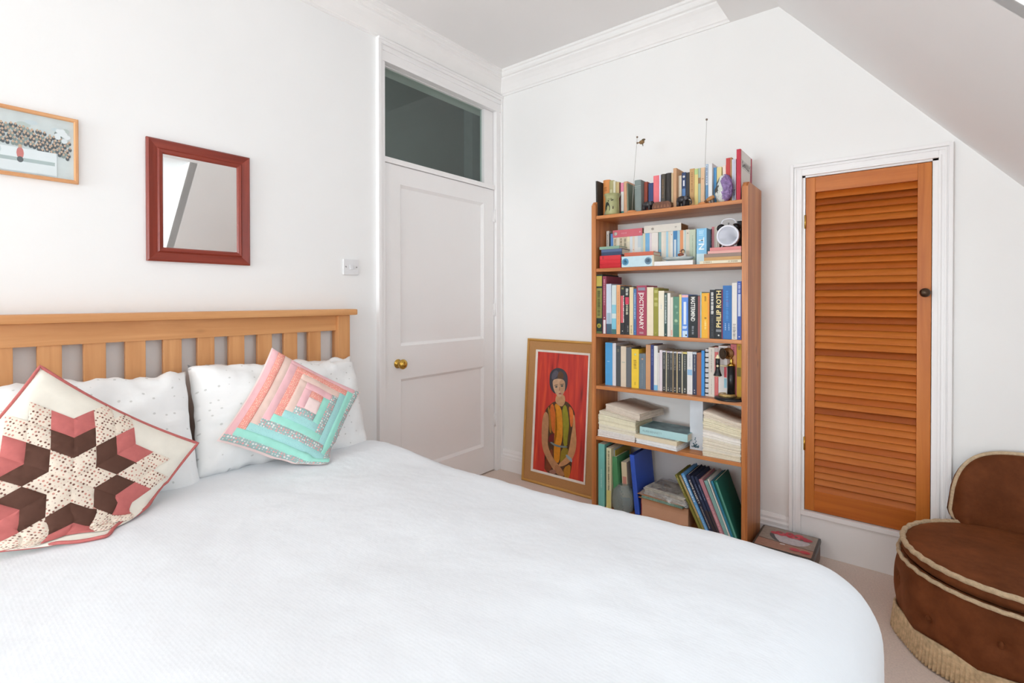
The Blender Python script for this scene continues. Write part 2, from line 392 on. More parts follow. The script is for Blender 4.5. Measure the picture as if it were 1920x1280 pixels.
# ------------------------------------------------------------------ louvred cupboard door
d2 = struct(empty('door_2'), 'orange stained louvred cupboard door in white moulded frame')
OX0, OX1, OZ = 1.848, 2.440, 1.856
def casing2(x0, x1, z0, z1, side):
    m = MB()
    if side == 'v': 
        inner = x1 if x0 == OX0 else x0; s = 1 if x0 == OX0 else -1
        m.box(x0, x1, -.018, 0, z0, z1, bev=.002)
        a, b = (x0-.0007, x0+.014) if s == 1 else (x1-.014, x1+.0007); m.box(a, b, -.030, -.0165, z0-.0007, z1+.0007, bev=.003)
        a, b = (x0+.018, x0+.026) if s == 1 else (x1-.026, x1-.018); m.box(a, b, -.023, -.016, z0, z1-.018, bev=.002)
        a, b = (x1-.009, x1+.0007) if s == 1 else (x0-.0007, x0+.009); m.box(a, b, -.023, -.0155, z0-.0003, z1-.045, bev=.002)
    else:
        m.box(x0, x1, -.018, 0, z0, z1, bev=.002); m.box(x0-.034, x1+.034, -.0305, -.0165, z1-.0145, z1+.0011, bev=.003)
        m.box(x0-.022, x1+.022, -.0238, -.0163, z1-.0262, z1-.018, bev=.002); m.box(x0+.0003, x1-.0003, -.023, -.0155, z0-.0007, z0+.009, bev=.002)
    return m
casing2(OX0, LX0, 0, OZ, 'v').build('casing', GLOSSW, d2)
casing2(LX1, OX1, 0, OZ, 'v').build('casing', GLOSSW, d2)
casing2(LX0, LX1, LZ1, OZ, 'h').build('casing', GLOSSW, d2)
MB().box(LX0, LX1, -.010, 0, 0, .178).build('base_panel', GLOSSW, d2)
MB().box(LX0, LX1, -.022, .03, .178, .200, bev=.003).build('sill', GLOSSW, d2)
m = MB(); m.box(LX0-.001, 1.9085, -.006, .10, .2, LZ1); m.box(2.3755, LX1+.001, -.006, .10, .2, LZ1); m.box(LX0, LX1, -.006, .10, 1.7915, LZ1+.001); m.build('jamb', GLOSSW, d2)
SX0, SX1 = 1.9495, 2.327
for x0, x1 in ((1.9105, SX0), (SX1, 2.3735)): MB().box(x0, x1, -.004, .028, .2035, 1.789, bev=.002).build('stile', LOUVZ, d2)
for z0, z1 in ((.2035, .300), (1.718, 1.789)): MB().box(SX0, SX1, -.003, .027, z0, z1, bev=.0015).build('rail', LOUV[0 if z0 < 1 else 2], d2)
NS = 46; pitch = (1.718-.300)/NS
sl_me = []
for mm in LOUV:
    m = MB(); m.box(SX0-2.138, SX1-2.138, -.0198, .0198, -.003, .003, bev=.0015); sl_me.append(m.mesh('slat', mm))
rs = random.Random(3)
for i in range(NS):
    o = put('slat', sl_me[rs.choice((0, 0, 1, 2, 2, 1, 3))], d2, T(2.138, .0125, .300+pitch*(i+.5)) @ R(rad(57), 'X'))
m = MB(); m.lathe([(0.001, -.004), (.017, -.004), (.017, -.009), (.008, -.012), (.008, -.020), (.016, -.026), (.019, -.034), (.014, -.043), (.001, -.046)], (2.353, 0, 1.238), 20, axis=1)
m.build('knob', BRONZE, d2)['label'] = 'dark bronze round knob'
for z in (.52, 1.58):
    m = MB(); m.box(1.9065, 1.9115, -.007, -.003, z-.03, z+.03); m.tube([(1.909, -.009, z-.032), (1.909, -.009, z+.032)], .004); m.build('hinge', BRASS, d2)

# ------------------------------------------------------------------ light switch
e = tag(empty('light_switch', loc=(0, -1.229, 1.381)), 'white plastic light switch between headboard and door', 'switch')
MB().box(0, .009, -.045, .045, -.041, .041, bev=.003).build('plate', mat('#e9e9ea', .3, var=0), e)
MB().prism([(.009, -.012), (.017, -.012), (.011, .012), (.009, .012)], 1, -.009, .009).build('rocker', mat('#e4e4e6', .3, var=0), e)
for s in (-1, 1): MB().lathe([(.001, .008), (.004, .0095), (.001, .0105)], (0, s*.032, 0), 10, axis=0).build('screw', STEEL, e)
# ------------------------------------------------------------------ mirror
def frame_bars(parent, w, h, prof, mats, names='frame_bar', depth_axis=0):
    """four mitred bars; local: y right, z up, x out of the wall; prof = (inset, out) outline"""
    cs = [(-w/2, -h/2, 1, 1), (w/2, -h/2, -1, 1), (w/2, h/2, -1, -1), (-w/2, h/2, 1, -1)]
    for i in range(4):
        a, b = cs[i], cs[(i+1) % 4]; m = MB()
        P = [m.bm.verts.new((o, a[0]+a[2]*t, a[1]+a[3]*t)) for t, o in prof]; Q = [m.bm.verts.new((o, b[0]+b[2]*t, b[1]+b[3]*t)) for t, o in prof]
        n = len(prof); m.face(P); m.face(Q[::-1])
        for k in range(n): m.face([P[k], P[(k+1) % n], Q[(k+1) % n], Q[k]])
        m.build(names, mats[i % 2], parent)
MAHOY = wood('mahogany_horizontal', '#7d2f22', '#97402f', 1, .35, 40, 2); MAHOZ = wood('mahogany_vertical', '#7d2f22', '#97402f', 2, .35, 40, 6)
e = tag(empty('wall_mirror', loc=(0, -1.938, 1.5996)), 'small mirror in a dark red mahogany frame above the headboard', 'mirror')
frame_bars(e, .3845, .477, [(0, .002), (0, .014), (.006, .020), (.034, .013), (.040, .020), (.050, .018), (.056, .010), (.056, .002)], [MAHOY, MAHOZ])
mm, N, L, b = newmat('mirror_silver'); b.inputs['Base Color'].default_value = (.93, .94, .93, 1); b.inputs['Metallic'].default_value = 1; b.inputs['Roughness'].default_value = .005
MB().box(.003, .011, -.140, .140, -.186, .186).build('mirror_glass', mm, e)
MB().box(.0005, .003, -.17, .17, -.21, .21).build('backing', mat('#6a5a48', .9), e)
# ------------------------------------------------------------------ framed group photograph
PW = .52
e = tag(empty('framed_photograph', loc=(0, -2.331-PW/2, 1.7307)), 'framed group photograph in a thin light wood frame', 'picture')
OAK1 = wood('light_oak_h', '#d69a69', '#e3b07f', 1, .5, 40, 1); OAK2 = wood('light_oak_v', '#d69a69', '#e3b07f', 2, .5, 40, 2)
frame_bars(e, PW, .2265, [(0, .002), (0, .014), (.003, .016), (.009, .016), (.012, .012), (.012, .002)], [OAK1, OAK2])
iw, ih = PW/2-.012, .2265/2-.012
prt = MB().box(.003, .006, -iw, iw, -ih, ih).build('print', mat('#dfe6e6', .5, var=.05, scale=25), e)
m = MB(); lay = [.0063]
cols = ['#b9c7c6', '#d8e4e8', '#4d5458', '#d9b79a', '#f3f8fa', '#d9776f', '#8d9a94', '#c9d5d0']
def blob(m, cy, cz, ry, rz, mi, n=10, x=None):
    lay[0] += .0000025
    m.poly([(x or lay[0], cy+ry*math.cos(2*PI*i/n), cz+rz*math.sin(2*PI*i/n)) for i in range(n)], mi)
for i in range(40): blob(m, random.uniform(-iw+.02, iw-.02), random.uniform(.035, ih-.02), random.uniform(.008, .02), random.uniform(.006, .016), random.choice((0, 6, 7, 1)))
for r in range(6):
    for i in range(46):
        y = -iw+.012+i*.0105+(r % 2)*.005; arch = .012*math.cos(y*5)
        z = .046-r*.011+arch-.004*max(0, y-.12)/.1*4
        if abs(y) < iw-.008:
            y += random.uniform(-.002, .002); z += random.uniform(-.003, .003); blob(m, y, z-.006, .0052, .007, random.choice((2, 2, 6)), 8); blob(m, y, z, .0030, .0042, 3, 8)
lay[0] += .00002
m.box(lay[0], lay[0]+.00001, -iw, iw-.045, -ih+.005, -.018, 4); 
for i in range(30): blob(m, -iw+.02+i*.0145, -.030+random.uniform(-.006, .006), .006, .011, random.choice((4, 1, 1, 4)), 8)
m.box(lay[0]+.00001, lay[0]+.00003, -iw, iw-.05, -.062, -.050, 0)
lay[0] += .00005
for cy in (.112, -.06):
    blob(m, cy, -.035, .009, .020, 5); blob(m, cy, -.056, .008, .010, 2); blob(m, cy, -.012, .005, .006, 3)
for i in range(14): blob(m, iw-.03+random.uniform(-.014, .014), .045+random.uniform(-.02, .02), .008, .008, random.choice((4, 4, 7)))
m.build('crowd_image', [mat(c, .5, var=0) for c in cols], prt, recalc=False)
MB().box(.0085, .0095, -iw, iw, -ih, ih).build('glazing', pane_mat('picture_glass', (.97, .98, .98, 1), .045), e)

# ================================================================== BED
BY0, BY1 = -2.785, -1.285            # outer faces of the headboard posts
bed = tag(empty('bed', loc=(.06, (BY0+BY1)/2, 0)), 'wooden bed frame with slatted honey coloured headboard', 'bed')
OB = Vector(bed.location)
def bpart(m, name, mt): 
    o = m.build(name, mt, bed); o.location = -OB; return o
for y0, y1 in ((BY1-.066, BY1), (BY0, BY0+.066)): bpart(MB().box(.022, .080, y0, y1, 0, 1.132, bev=.004), 'post', BEECH)
bpart(MB().box(.010, .100, BY0-.033, BY1+.033, 1.132, 1.162, bev=.009), 'top_cap', BEECHY)
bpart(MB().box(.030, .062, BY0+.066, BY1-.066, 1.056, 1.132, bev=.002), 'top_rail', BEECHY)
bpart(MB().box(.030, .062, BY0+.066, BY1-.066, .40, .50, bev=.002), 'lower_rail', BEECHY)
ym = (BY0+BY1)/2
y = -1.463
while y > BY0+.09:
    bpart(MB().box(.034, .056, y-.031, y+.031, .49, 1.06, bev=.002), 'slat', BEECH); y -= .1193
for y0, y1 in ((BY0+.015, BY0+.045), (BY1-.045, BY1-.015)): bpart(MB().box(.08, 2.02, y0, y1, .22, .36, bev=.004), 'side_rail', BEECHY)
bpart(MB().box(2.02, 2.06, BY0+.02, BY1-.02, .20, .38, bev=.004), 'foot_rail', BEECHY)
for y0, y1 in ((BY0+.02, BY0+.085), (BY1-.085, BY1-.02)): bpart(MB().box(1.99, 2.055, y0, y1, 0, .20, bev=.004), 'leg', BEECH)
bpart(MB().box(.08, 2.02, BY0+.045, BY1-.045, .28, .30), 'base_board', BEECHY)
mt = MB().box(.10, 2.03, BY0+.05, BY1-.05, .301, .505, bev=.05)
tag(mt.build('mattress', mat('#efeeec', .9, var=.02)), 'white mattress hidden under the duvet', 'mattress')

# duvet
DA0, DA1, DB0, DB1, DR = .13, 2.115, -2.72, -1.405, .155
def fbm(x, y, z=0.): return noise.fractal(Vector((x, y, z)), 1.0, 2.0, 4)
def duvet_pt(a, b, off=0.):
    u = max(0., a-DA1); v = max(0., b-DB1) if b > DB1 else min(0., b-DB0)
    d = math.hypot(u, v)
    ca = min(a, DA1); cb = min(max(b, DB0), DB1)
    r = DR+off
    # gently domed, fluffy top
    ex = min(1, max(0, (DA1-ca)/.5)); ey = min(1, max(0, min(DB1-cb, cb-DB0)/.4))
    top = .535+.035*(ex*ex*(3-2*ex)*.5+.5)*(ey*ey*(3-2*ey)*.6+.4)
    q_ = min(1, max(0, (ca-1.15)/.95)); top += .042*q_*q_*(3-2*q_)
    top += .007*fbm(a*1.7, b*1.7)+.0035*fbm(a*5, b*3.1, 4)+.0016*fbm(a*16, b*9, 9)
    top += .030*math.exp(-((ca-.52)/.22)**2)*(1 if b < DB1+.05 else .6)*math.exp(-((cb+1.42)/.22)**2)
    if d < 1e-6: return Vector((ca, cb, top+off))
    du, dv = u/d, v/d
    th = min(d/DR, PI/2); hor = r*math.sin(th); drop = r*(1-math.cos(th))-off; rest = max(0, d-DR*PI/2)
    fold = 0.
    if rest > 0:
        s = a*7 if abs(dv) > abs(du) else b*7
        fold = .016*math.sin(s+2*math.sin(s*.37))*min(1, rest/.2)
    hor += rest*.07+fold
    wr = .004*fbm(a*6, b*6, 7)
    return Vector((ca+du*(hor+wr), cb+dv*(hor+wr), top-drop-rest*.995))
m = MB(); LA = DA1+.155*PI/2+.12; LB0 = DB0-.36; LB1 = DB1+.36
NUa, NVb = 150, 140
def a_of(t): return DA0+(LA+.0-DA0)*t
V1 = m.grid(NUa, NVb, lambda s, t: duvet_pt(a_of(s), LB0+(LB1-LB0)*t), uvfn=lambda s, t: (s*2.4, t*2.2))
mm, N, L, b = newmat('white_duvet_cotton'); b.inputs['Roughness'].default_value = .9; b.inputs['Specular IOR Level'].default_value = .1
b.inputs['Base Color'].default_value = hx('#e9ebee')
tc = N.new('ShaderNodeTexCoord'); ck = N.new('ShaderNodeTexVoronoi'); ck.inputs['Scale'].default_value = 130; ck.inputs['Randomness'].default_value = .1
L.new(tc.outputs['UV'], ck.inputs['Vector']); nz = N.new('ShaderNodeTexNoise'); nz.inputs['Scale'].default_value = 14; nz.inputs['Detail'].default_value = 5; L.new(tc.outputs['UV'], nz.inputs['Vector'])
ad = N.new('ShaderNodeMath'); ad.operation = 'MULTIPLY_ADD'; ad.inputs[1].default_value = .06; L.new(ck.outputs['Distance'], ad.inputs[0]); L.new(nz.outputs['Fac'], ad.inputs[2])
bp = N.new('ShaderNodeBump'); bp.inputs['Strength'].default_value = .25; bp.inputs['Distance'].default_value = .012; L.new(ad.outputs[0], bp.inputs['Height']); L.new(bp.outputs['Normal'], b.inputs['Normal'])
DUV = mm
duv = m.build('duvet', DUV)
sm = duv.modifiers.new('thickness', 'SOLIDIFY'); sm.thickness = .025; sm.offset = -1
tag(duv, 'large white duvet spread over the bed', 'duvet')

# pillows (plump standing pillows with a faint sprig print)
SPRIG = dotmat('sprig_pillowcase', '#f4f4f3', '#d6d6d3', 15, .15)
def pillow(name, label, c, w, h, t, yaw, lean, roll, seed, group):
    mw = T(*c) @ R(yaw, 'Z') @ R(-lean, 'Y') @ R(roll, 'X')
    e = tag(empty(name, mw=mw), label, 'pillow', group)
    m = MB()
    def surf(side):
        def fn(s, q):
            u, v = 2*s-1, 2*q-1
            px = u*(1-.035*(1-v*v)*abs(u)**3); pz = v*(1-.04*(1-u*u)*abs(v)**3)
            th = t/2*(max(0, (1-u**4)*(1-v**4)))**.48
            wr = .014*fbm(u*1.6+seed, v*1.6, seed)+.009*fbm(u*4+seed, v*3, seed+3)+.004*fbm(u*9, v*7+seed, 2)+.006*abs(u)**2*fbm(u*2+seed, v*9, 6)
            edge = min(1, 6*min(1-abs(u), 1-abs(v)))
            rad_w = .012*math.sin(9*math.atan2(v, u)+seed)*max(0, abs(u*v))**.6
            return (side*(th+(wr+rad_w)*edge)+.0*u, px*w/2+.006*fbm(v*3, seed, u)*abs(u), pz*h/2+.020*fbm(u*3.2, seed+5, v)*abs(v)+.008*fbm(u*8, seed, v*2)*abs(v))
        return fn
    for sd in (1, -1): m.grid(44, 34, surf(sd), uvfn=lambda s, q: (s*1.35, q))
    bmesh.ops.remove_doubles(m.bm, verts=m.bm.verts, dist=.0008)
    m.build('pillowcase', SPRIG, e)
    return e
pillow('pillow', 'white sprigged pillow behind the brown star cushion', (.235, -2.395, .745), .70, .44, .19, rad(3), rad(26), rad(-3), 1.3, 'sprigged white pillows')
pillow('pillow', 'white sprigged pillow behind the pink and mint cushion', (.245, -1.705, .738), .70, .43, .19, rad(-3), rad(25), rad(-4), 5.1, 'sprigged white pillows')
pillow('pillow', 'white pillow behind the right-hand sprigged one, nearest the bed post', (.145, -1.640, .735), .66, .42, .09, rad(0), rad(9), rad(-2), 9.4, 'sprigged white pillows')
pillow('pillow', 'white pillow at the left edge, against the headboard', (.135, -2.46, .70), .62, .40, .08, rad(0), rad(9), rad(2), 12.4, 'sprigged white pillows')

# ------------------------------------------------------------------ patchwork cushions
def bed_z(x, y): return .567
def cushion(name, label, c, yaw, pitch_, rot, S, thick, patches, mats, backm, piping, sag):
    n = Vector((math.cos(yaw)*math.cos(pitch_), math.sin(yaw)*math.cos(pitch_), math.sin(pitch_)))
    U = Vector((-math.sin(yaw), math.cos(yaw), 0)); V = n.cross(U)
    a = U*math.cos(rot)+V*math.sin(rot); b = V*math.cos(rot)-U*math.sin(rot)
    c = Vector(c); base = Vector((c.x, c.y, bed_z(c.x, c.y)))
    def pos(u, v, off, side=1):
        pu = u*(1-.075*(1-v*v)*u*u); pv = v*(1-.075*(1-u*u)*v*v)
        th = thick/2*max(0, (1-u*u)*(1-v*v))**.5
        wr = (.006*fbm(u*2.2+sag, v*2.2, sag)+.002*fbm(u*7, v*6, sag))*min(1, 5*min(1-abs(u), 1-abs(v)))
        p = c+a*(pu*S/2)+b*(pv*S/2)+n*(side*(th+wr*(side > 0))+off)
        lim = bed_z(p.x, p.y)+.004+max(0, side*.5)*.008*(1+math.sin(13*(u-v)))*.5+off
        if p.z < lim+.05:
            k = lim+.05-p.z; q = .05*math.exp(-k/.05); p = p+Vector((n.x, n.y, 0))*(k*.30)+a*(.010*math.sin(k*40+4*u)); p.z = lim+q
        return p-base
    e = tag(empty(name, loc=base), label, 'cushion', 'patchwork cushions')
    m = MB(); m.grid(36, 36, lambda s, t: pos(2*s-1, 2*t-1, -.002, 1), uvfn=lambda s, t: (s, t)); m.build('cover', mats[0], e)
    m = MB(); m.grid(24, 24, lambda s, t: pos(2*s-1, 2*t-1, -.003, -1), uvfn=lambda s, t: (s, t)); bo = m.build('back', backm, e)
    for poly, mi in patches:
        m = MB(); m.poly([(p[0], p[1], 0) for p in poly])
        for ax in (0, 1):
            for sg in (-1, 1):
                co = [0, 0, 0]; co[ax] = sg*.975; no = [0, 0, 0]; no[ax] = sg
                bmesh.ops.bisect_plane(m.bm, geom=m.bm.verts[:]+m.bm.edges[:]+m.bm.faces[:], plane_co=co, plane_no=no, dist=1e-5, clear_outer=True)
        if not m.bm.faces: m.bm.free(); continue
        for ax in (0, 1):
            lo = min(p[ax] for p in poly); hi = max(p[ax] for p in poly)
            k = math.ceil(lo/.055)*.055
            while k < hi-1e-4:
                g = m.bm.verts[:]+m.bm.edges[:]+m.bm.faces[:]
                co = [0, 0, 0]; co[ax] = k; no = [0, 0, 0]; no[ax] = 1
                bmesh.ops.bisect_plane(m.bm, geom=g, plane_co=co, plane_no=no, dist=1e-5); k += .055
        bmesh.ops.triangulate(m.bm, faces=m.bm.faces)
        uv = m.bm.loops.layers.uv.new('UVMap')
        for f in m.bm.faces:
            f.smooth = True
            for lp in f.loops: lp[uv].uv = (lp.vert.co.x*.5+.5, lp.vert.co.y*.5+.5)
        bd = {vv: vv.is_boundary for vv in m.bm.verts}
        for vv in m.bm.verts: vv.co = pos(max(-.985, min(.985, vv.co.x)), max(-.985, min(.985, vv.co.y)), .0005 if bd[vv] else .0028)
        m.build('patch', mats[mi], e, recalc=False)
    if piping:
        pts = []
        for k in range(48): pts.append(pos(-1+2*k/48, 1, 0))
        for k in range(48): pts.append(pos(1, 1-2*k/48, 0))
        for k in range(48): pts.append(pos(1-2*k/48, -1, 0))
        for k in range(48): pts.append(pos(-1, -1+2*k/48, 0))
        m = MB(); m.tube(pts, .0046, 6, closed=True); m.build('piping', piping, e)
    return e
# six-pointed star of diamonds
CREAM = mat('#efe9dc', .9, var=.03, scale=30, spec=.1); PRINT = dotmat('cream_flower_print', '#eadccb', '#7d5348', 52, .34, dots2='#c98f80')
BROWN = mat('#5f4238', .9, var=.05, scale=60, spec=.1); ROSE = mat('#c4706c', .9, var=.05, scale=60, spec=.1)
star = []; ca = .239; base_ang = rad(2.5)
E6 = [Vector((math.cos(base_ang+k*PI/3), math.sin(base_ang+k*PI/3))) for k in range(6)]
for k in range(6):
    e0, e1 = E6[k], E6[(k+1) % 6]
    for i in range(3):
        for j in range(3):
            if i+j > 3 or (i, j) == (2, 2): continue
            p = [e0*(i*ca)+e1*(j*ca), e0*((i+1)*ca)+e1*(j*ca), e0*((i+1)*ca)+e1*((j+1)*ca), e0*(i*ca)+e1*((j+1)*ca)]
            mi = {0: 1, 1: 2}.get(i+j, 1)
            if (i, j) in ((2, 0), (0, 2)): mi = 3
            star.append(([(q.x, q.y) for q in p], mi))
cushion('patchwork_cushion', 'cream patchwork cushion with a brown and rose star pattern', (.438, -2.443, .690), rad(2), rad(18.8), rad(-39.5), .490, .13, star, [CREAM, PRINT, BROWN, ROSE], CREAM, ROSE, 2.2)
# log cabin
PINKP = mat('#eebcc0', .9, var=.03, scale=40, spec=.1); BEIGEP = mat('#e8cbbf', .9, var=.03, scale=40, spec=.1)
DOTP = dotmat('coral_dot_print', '#ee9f92', '#fbd9c4', 62, .30); TEALP = mat('#a5e3d3', .9, var=.03, scale=40, spec=.1)
LBLUE = dotmat('pale_blue_print', '#a9dbd8', '#93b9c9', 70, .2); FLOR = dotmat('grey_floral_print', '#9fb9b6', '#e9a9a6', 42, .42, dots2='#e9e4e0'); CENT = mat('#f6ddd9', .9, var=.02, spec=.1)
lm_ = [CENT, PINKP, BEIGEP, DOTP, TEALP, LBLUE, FLOR]
wd = 2/13.8; u0 = -1+7*wd; u1 = u0+1.8*wd; v0, v1 = u0, u1
log = [([(u0, v0), (u1, v0), (u1, v1), (u0, v1)], 0)]
LS = [1, 2, 3, 1, 2, 3, 1]; TS = [3, 1, 2, 3, 1]; BS = [6, 5, 4, 6, 5, 4, 6]; RS = [4, 6, 5, 4, 6]
def rect(a, b_, c_, d_): return [(a, c_), (b_, c_), (b_, d_), (a, d_)]
for k in range(7):
    if k < 5: log.append((rect(u0, u1, v1, v1+wd), TS[k])); v1 += wd
    log.append((rect(u0-wd, u0, v0, v1), LS[k])); u0 -= wd
    log.append((rect(u0, u1, v0-wd, v0), BS[k])); v0 -= wd
    if k < 5: log.append((rect(u1, u1+wd, v0, v1), RS[k])); u1 += wd
cushion('patchwork_cushion', 'pink and mint log cabin patchwork cushion on the right pillow', (.392, -1.737, .754), rad(-8), rad(24.5), rad(-34.5), .412, .14, log, lm_, mat('#f3f2ef', .9, var=.02, spec=.1), None, 6.2)

# ================================================================== PAINTING
PH, PWD = .949, .548
tl = math.asin(.072/PH)
e = tag(empty('portrait_painting', mw=T(.262, -.099, .001) @ R(-tl, 'X')), 'framed painting of a seated woman in a striped dress against red curtains', 'painting')
GOLDX = wood('gilt_frame_h', '#b8843c', '#d6a55a', 0, .35, 40, 3); GOLDZ = wood('gilt_frame_v', '#b8843c', '#d6a55a', 2, .35, 40, 8)
# local: x right, z up, y into the wall (front at y=0)
def pbar(nm, w, h, x0, z0, prof, mats):
    cs = [(x0, z0, 1, 1), (x0+w, z0, -1, 1), (x0+w, z0+h, -1, -1), (x0, z0+h, 1, -1)]
    for i in range(4):
        a, b = cs[i], cs[(i+1) % 4]; m = MB()
        P = [m.bm.verts.new((a[0]+a[2]*t, o, a[1]+a[3]*t)) for t, o in prof]; Q = [m.bm.verts.new((b[0]+b[2]*t, o, b[1]+b[3]*t)) for t, o in prof]
        n = len(prof); m.face(P); m.face(Q[::-1])
        for k in range(n): m.face([P[k], P[(k+1) % n], Q[(k+1) % n], Q[k]])
        m.build(nm, mats[i % 2], e)
pbar('frame_bar', PWD, PH, 0, 0, [(0, .022), (0, .002), (.004, -.002), (.010, -.002), (.016, .004), (.016, .022)], [GOLDX, GOLDZ])
HESS = mat('#b98a5c', .95, var=.08, scale=220, bump=.3, bscale=500, spec=.05)
CX0, CX1, CZ0, CZ1 = .084, PWD-.076, .086, PH-.085
pbar('mount', PWD-.030, PH-.030, .015, .015, [(0, .016), (0, .008), (.058, .011), (.058, .018)], [HESS, HESS])
pbar('slip', CX1-CX0+.026, CZ1-CZ0+.026, CX0-.013, CZ0-.013, [(0, .018), (0, .007), (.010, .009), (.014, .012), (.014, .018)], [mat('#e6ddd2', .7), mat('#e6ddd2', .7)])
MB().box(.01, PWD-.01, .020, .024, .01, PH-.01).build('backing', mat('#7d6a52', .9), e)
mm, N, L, b = newmat('red_curtain_paint'); b.inputs['Roughness'].default_value = .5
tc = N.new('ShaderNodeTexCoord'); mp = N.new('ShaderNodeMapping'); mp.inputs['Scale'].default_value = (26, 1, 2.2); L.new(tc.outputs['Object'], mp.inputs['Vector'])
nz = N.new('ShaderNodeTexNoise'); nz.inputs['Scale'].default_value = 1.2; nz.inputs['Detail'].default_value = 4; nz.inputs['Distortion'].default_value = .4; L.new(mp.outputs['Vector'], nz.inputs['Vector'])
rp = N.new('ShaderNodeValToRGB'); cr = rp.color_ramp; cr.elements[0].position = .28; cr.elements[0].color = hx('#7c1c18'); cr.elements[1].position = .74; cr.elements[1].color = hx('#e0552c')
x_ = cr.elements.new(.42); x_.color = hx('#b52a20'); x_ = cr.elements.new(.58); x_.color = hx('#c93a26')
L.new(nz.outputs['Fac'], rp.inputs['Fac']); L.new(rp.outputs['Color'], b.inputs['Base Color'])
canvas = MB().box(CX0-.002, CX1+.002, .0125, .018, CZ0-.002, CZ1+.002).build('canvas', mm, e)
def cv(x, y):
    xl = 97-57*(y-25)/1115; u = (x-xl)/(577-xl); yt = 25+(x-97)*.073; yb = 1140+(x-40)*.26; v = (y-yt)/(yb-yt)
    return CX0+u*(CX1-CX0), CZ1-v*(CZ1-CZ0)
pl = [0]
def smooth_poly(pts, it=2):
    for _ in range(it):
        q = []
        for i in range(len(pts)):
            a, b = pts[i], pts[(i+1) % len(pts)]
            q += [(a[0]*.75+b[0]*.25, a[1]*.75+b[1]*.25), (a[0]*.25+b[0]*.75, a[1]*.25+b[1]*.75)]
        pts = q
    return pts
def paint(name, pts, col, sm=2):
    pl[0] += 1; y = .0124-pl[0]*.00006
    m = MB(); pp = [cv(*p) for p in smooth_poly(pts, sm)]
    f = m.poly([(p[0], y, p[1]) for p in pp]); bmesh.ops.triangulate(m.bm, faces=[f])
    return m.build(name, mat(col, .5, var=.12, scale=45), canvas, recalc=False)
OUT = '#4a3018'
paint('dress', [(270, 500), (200, 555), (165, 600), (205, 640), (215, 800), (195, 900), (175, 1080), (165, 1175), (430, 1255), (460, 1100), (440, 950), (450, 800), (478, 640), (440, 560), (385, 500), (330, 520)], OUT)
paint('dress_stripe', [(195, 565), (215, 555), (235, 700), (240, 820), (215, 790), (212, 640)], '#9a6a20', 1)
paint('dress_stripe', [(218, 550), (255, 520), (280, 640), (298, 800), (250, 815), (232, 700)], '#c4621e', 1)
paint('dress_stripe', [(215, 830), (255, 812), (300, 805), (270, 880), (235, 900), (205, 890)], '#6a1c1c', 1)
paint('dress_stripe', [(262, 515), (335, 560), (352, 700), (355, 860), (330, 950), (330, 1090), (270, 1090), (265, 930), (300, 820), (290, 640)], '#cf8518', 1)
paint('dress_stripe', [(345, 565), (380, 530), (408, 640), (418, 760), (400, 860), (405, 940), (360, 930), (365, 800), (350, 680)], '#8d861f', 1)
paint('dress_stripe', [(408, 545), (445, 580), (458, 640), (452, 740), (432, 760), (420, 660)], '#cf6a2a', 1)
paint('dress_stripe', [(330, 1090), (345, 950), (410, 950), (420, 1010), (400, 1100), (350, 1130)], '#8f7a1c', 1)
paint('dress_stripe', [(180, 1040), (255, 930), (262, 1100), (230, 1170), (170, 1160)], '#7a3a1c', 1)
paint('dress_stripe', [(370, 1140), (445, 1100), (440, 1210), (420, 1250), (375, 1220)], '#b0761e', 1)
paint('belt', [(230, 885), (300, 925), (405, 935), (405, 952), (300, 945), (228, 905)], '#6f7a78')
SK = '#c08e66'
paint('neck', [(285, 440), (365, 440), (375, 500), (360, 545), (335, 558), (300, 540), (272, 505)], '#b98a60')
paint('arm', [(172, 598), (205, 625), (212, 700), (205, 820), (200, 930), (260, 1050), (340, 1130), (380, 1200), (350, 1220), (290, 1190), (200, 1060), (140, 950), (135, 780), (145, 660)], '#b5825a')
paint('arm', [(455, 620), (472, 660), (480, 770), (495, 880), (490, 980), (455, 1070), (385, 1120), (330, 1130), (315, 1105), (400, 1040), (425, 960), (440, 830), (455, 740)], '#c08a5c')
paint('hand', [(290, 1100), (340, 1130), (385, 1200), (370, 1225), (300, 1200), (275, 1150)], '#a8744e')
paint('hand', [(220, 1160), (280, 1150), (300, 1185), (270, 1200), (225, 1185)], '#9a6a5a')
paint('bracelet', [(395, 1005), (460, 1060), (455, 1095), (430, 1070), (390, 1035)], '#8fa0a4')
paint('hair', [(215, 280), (220, 230), (260, 190), (310, 182), (360, 205), (390, 250), (395, 320), (385, 390), (360, 420), (275, 440), (235, 400), (215, 350)], '#3d3a40')
paint('hair', [(240, 230), (285, 200), (310, 240), (270, 290), (235, 300)], '#55525c', 2)
paint('hair', [(310, 210), (350, 230), (355, 290), (310, 300), (290, 270)], '#5d4028', 2)
paint('face', [(245, 300), (300, 285), (365, 300), (372, 370), (360, 430), (325, 468), (300, 462), (265, 410), (250, 360)], '#c09a7a')
paint('face', [(310, 300), (364, 302), (370, 372), (358, 428), (328, 462), (322, 400)], '#b08868')
for x in (284, 340): paint('eye', [(x-16, 368-(x-284)*.15), (x, 356-(x-284)*.15), (x+16, 366-(x-284)*.15), (x, 378-(x-284)*.15)], '#3c4440', 1)
paint('brow', [(262, 350), (300, 344), (300, 350), (264, 357)], '#4a3a30', 1); paint('brow', [(322, 342), (358, 336), (360, 342), (324, 350)], '#4a3a30', 1)
paint('nose', [(312, 365), (318, 365), (326, 405), (306, 408)], '#a37a5c', 1)
paint('mouth', [(302, 432), (320, 424), (340, 430), (322, 442)], '#8d4f50', 1)

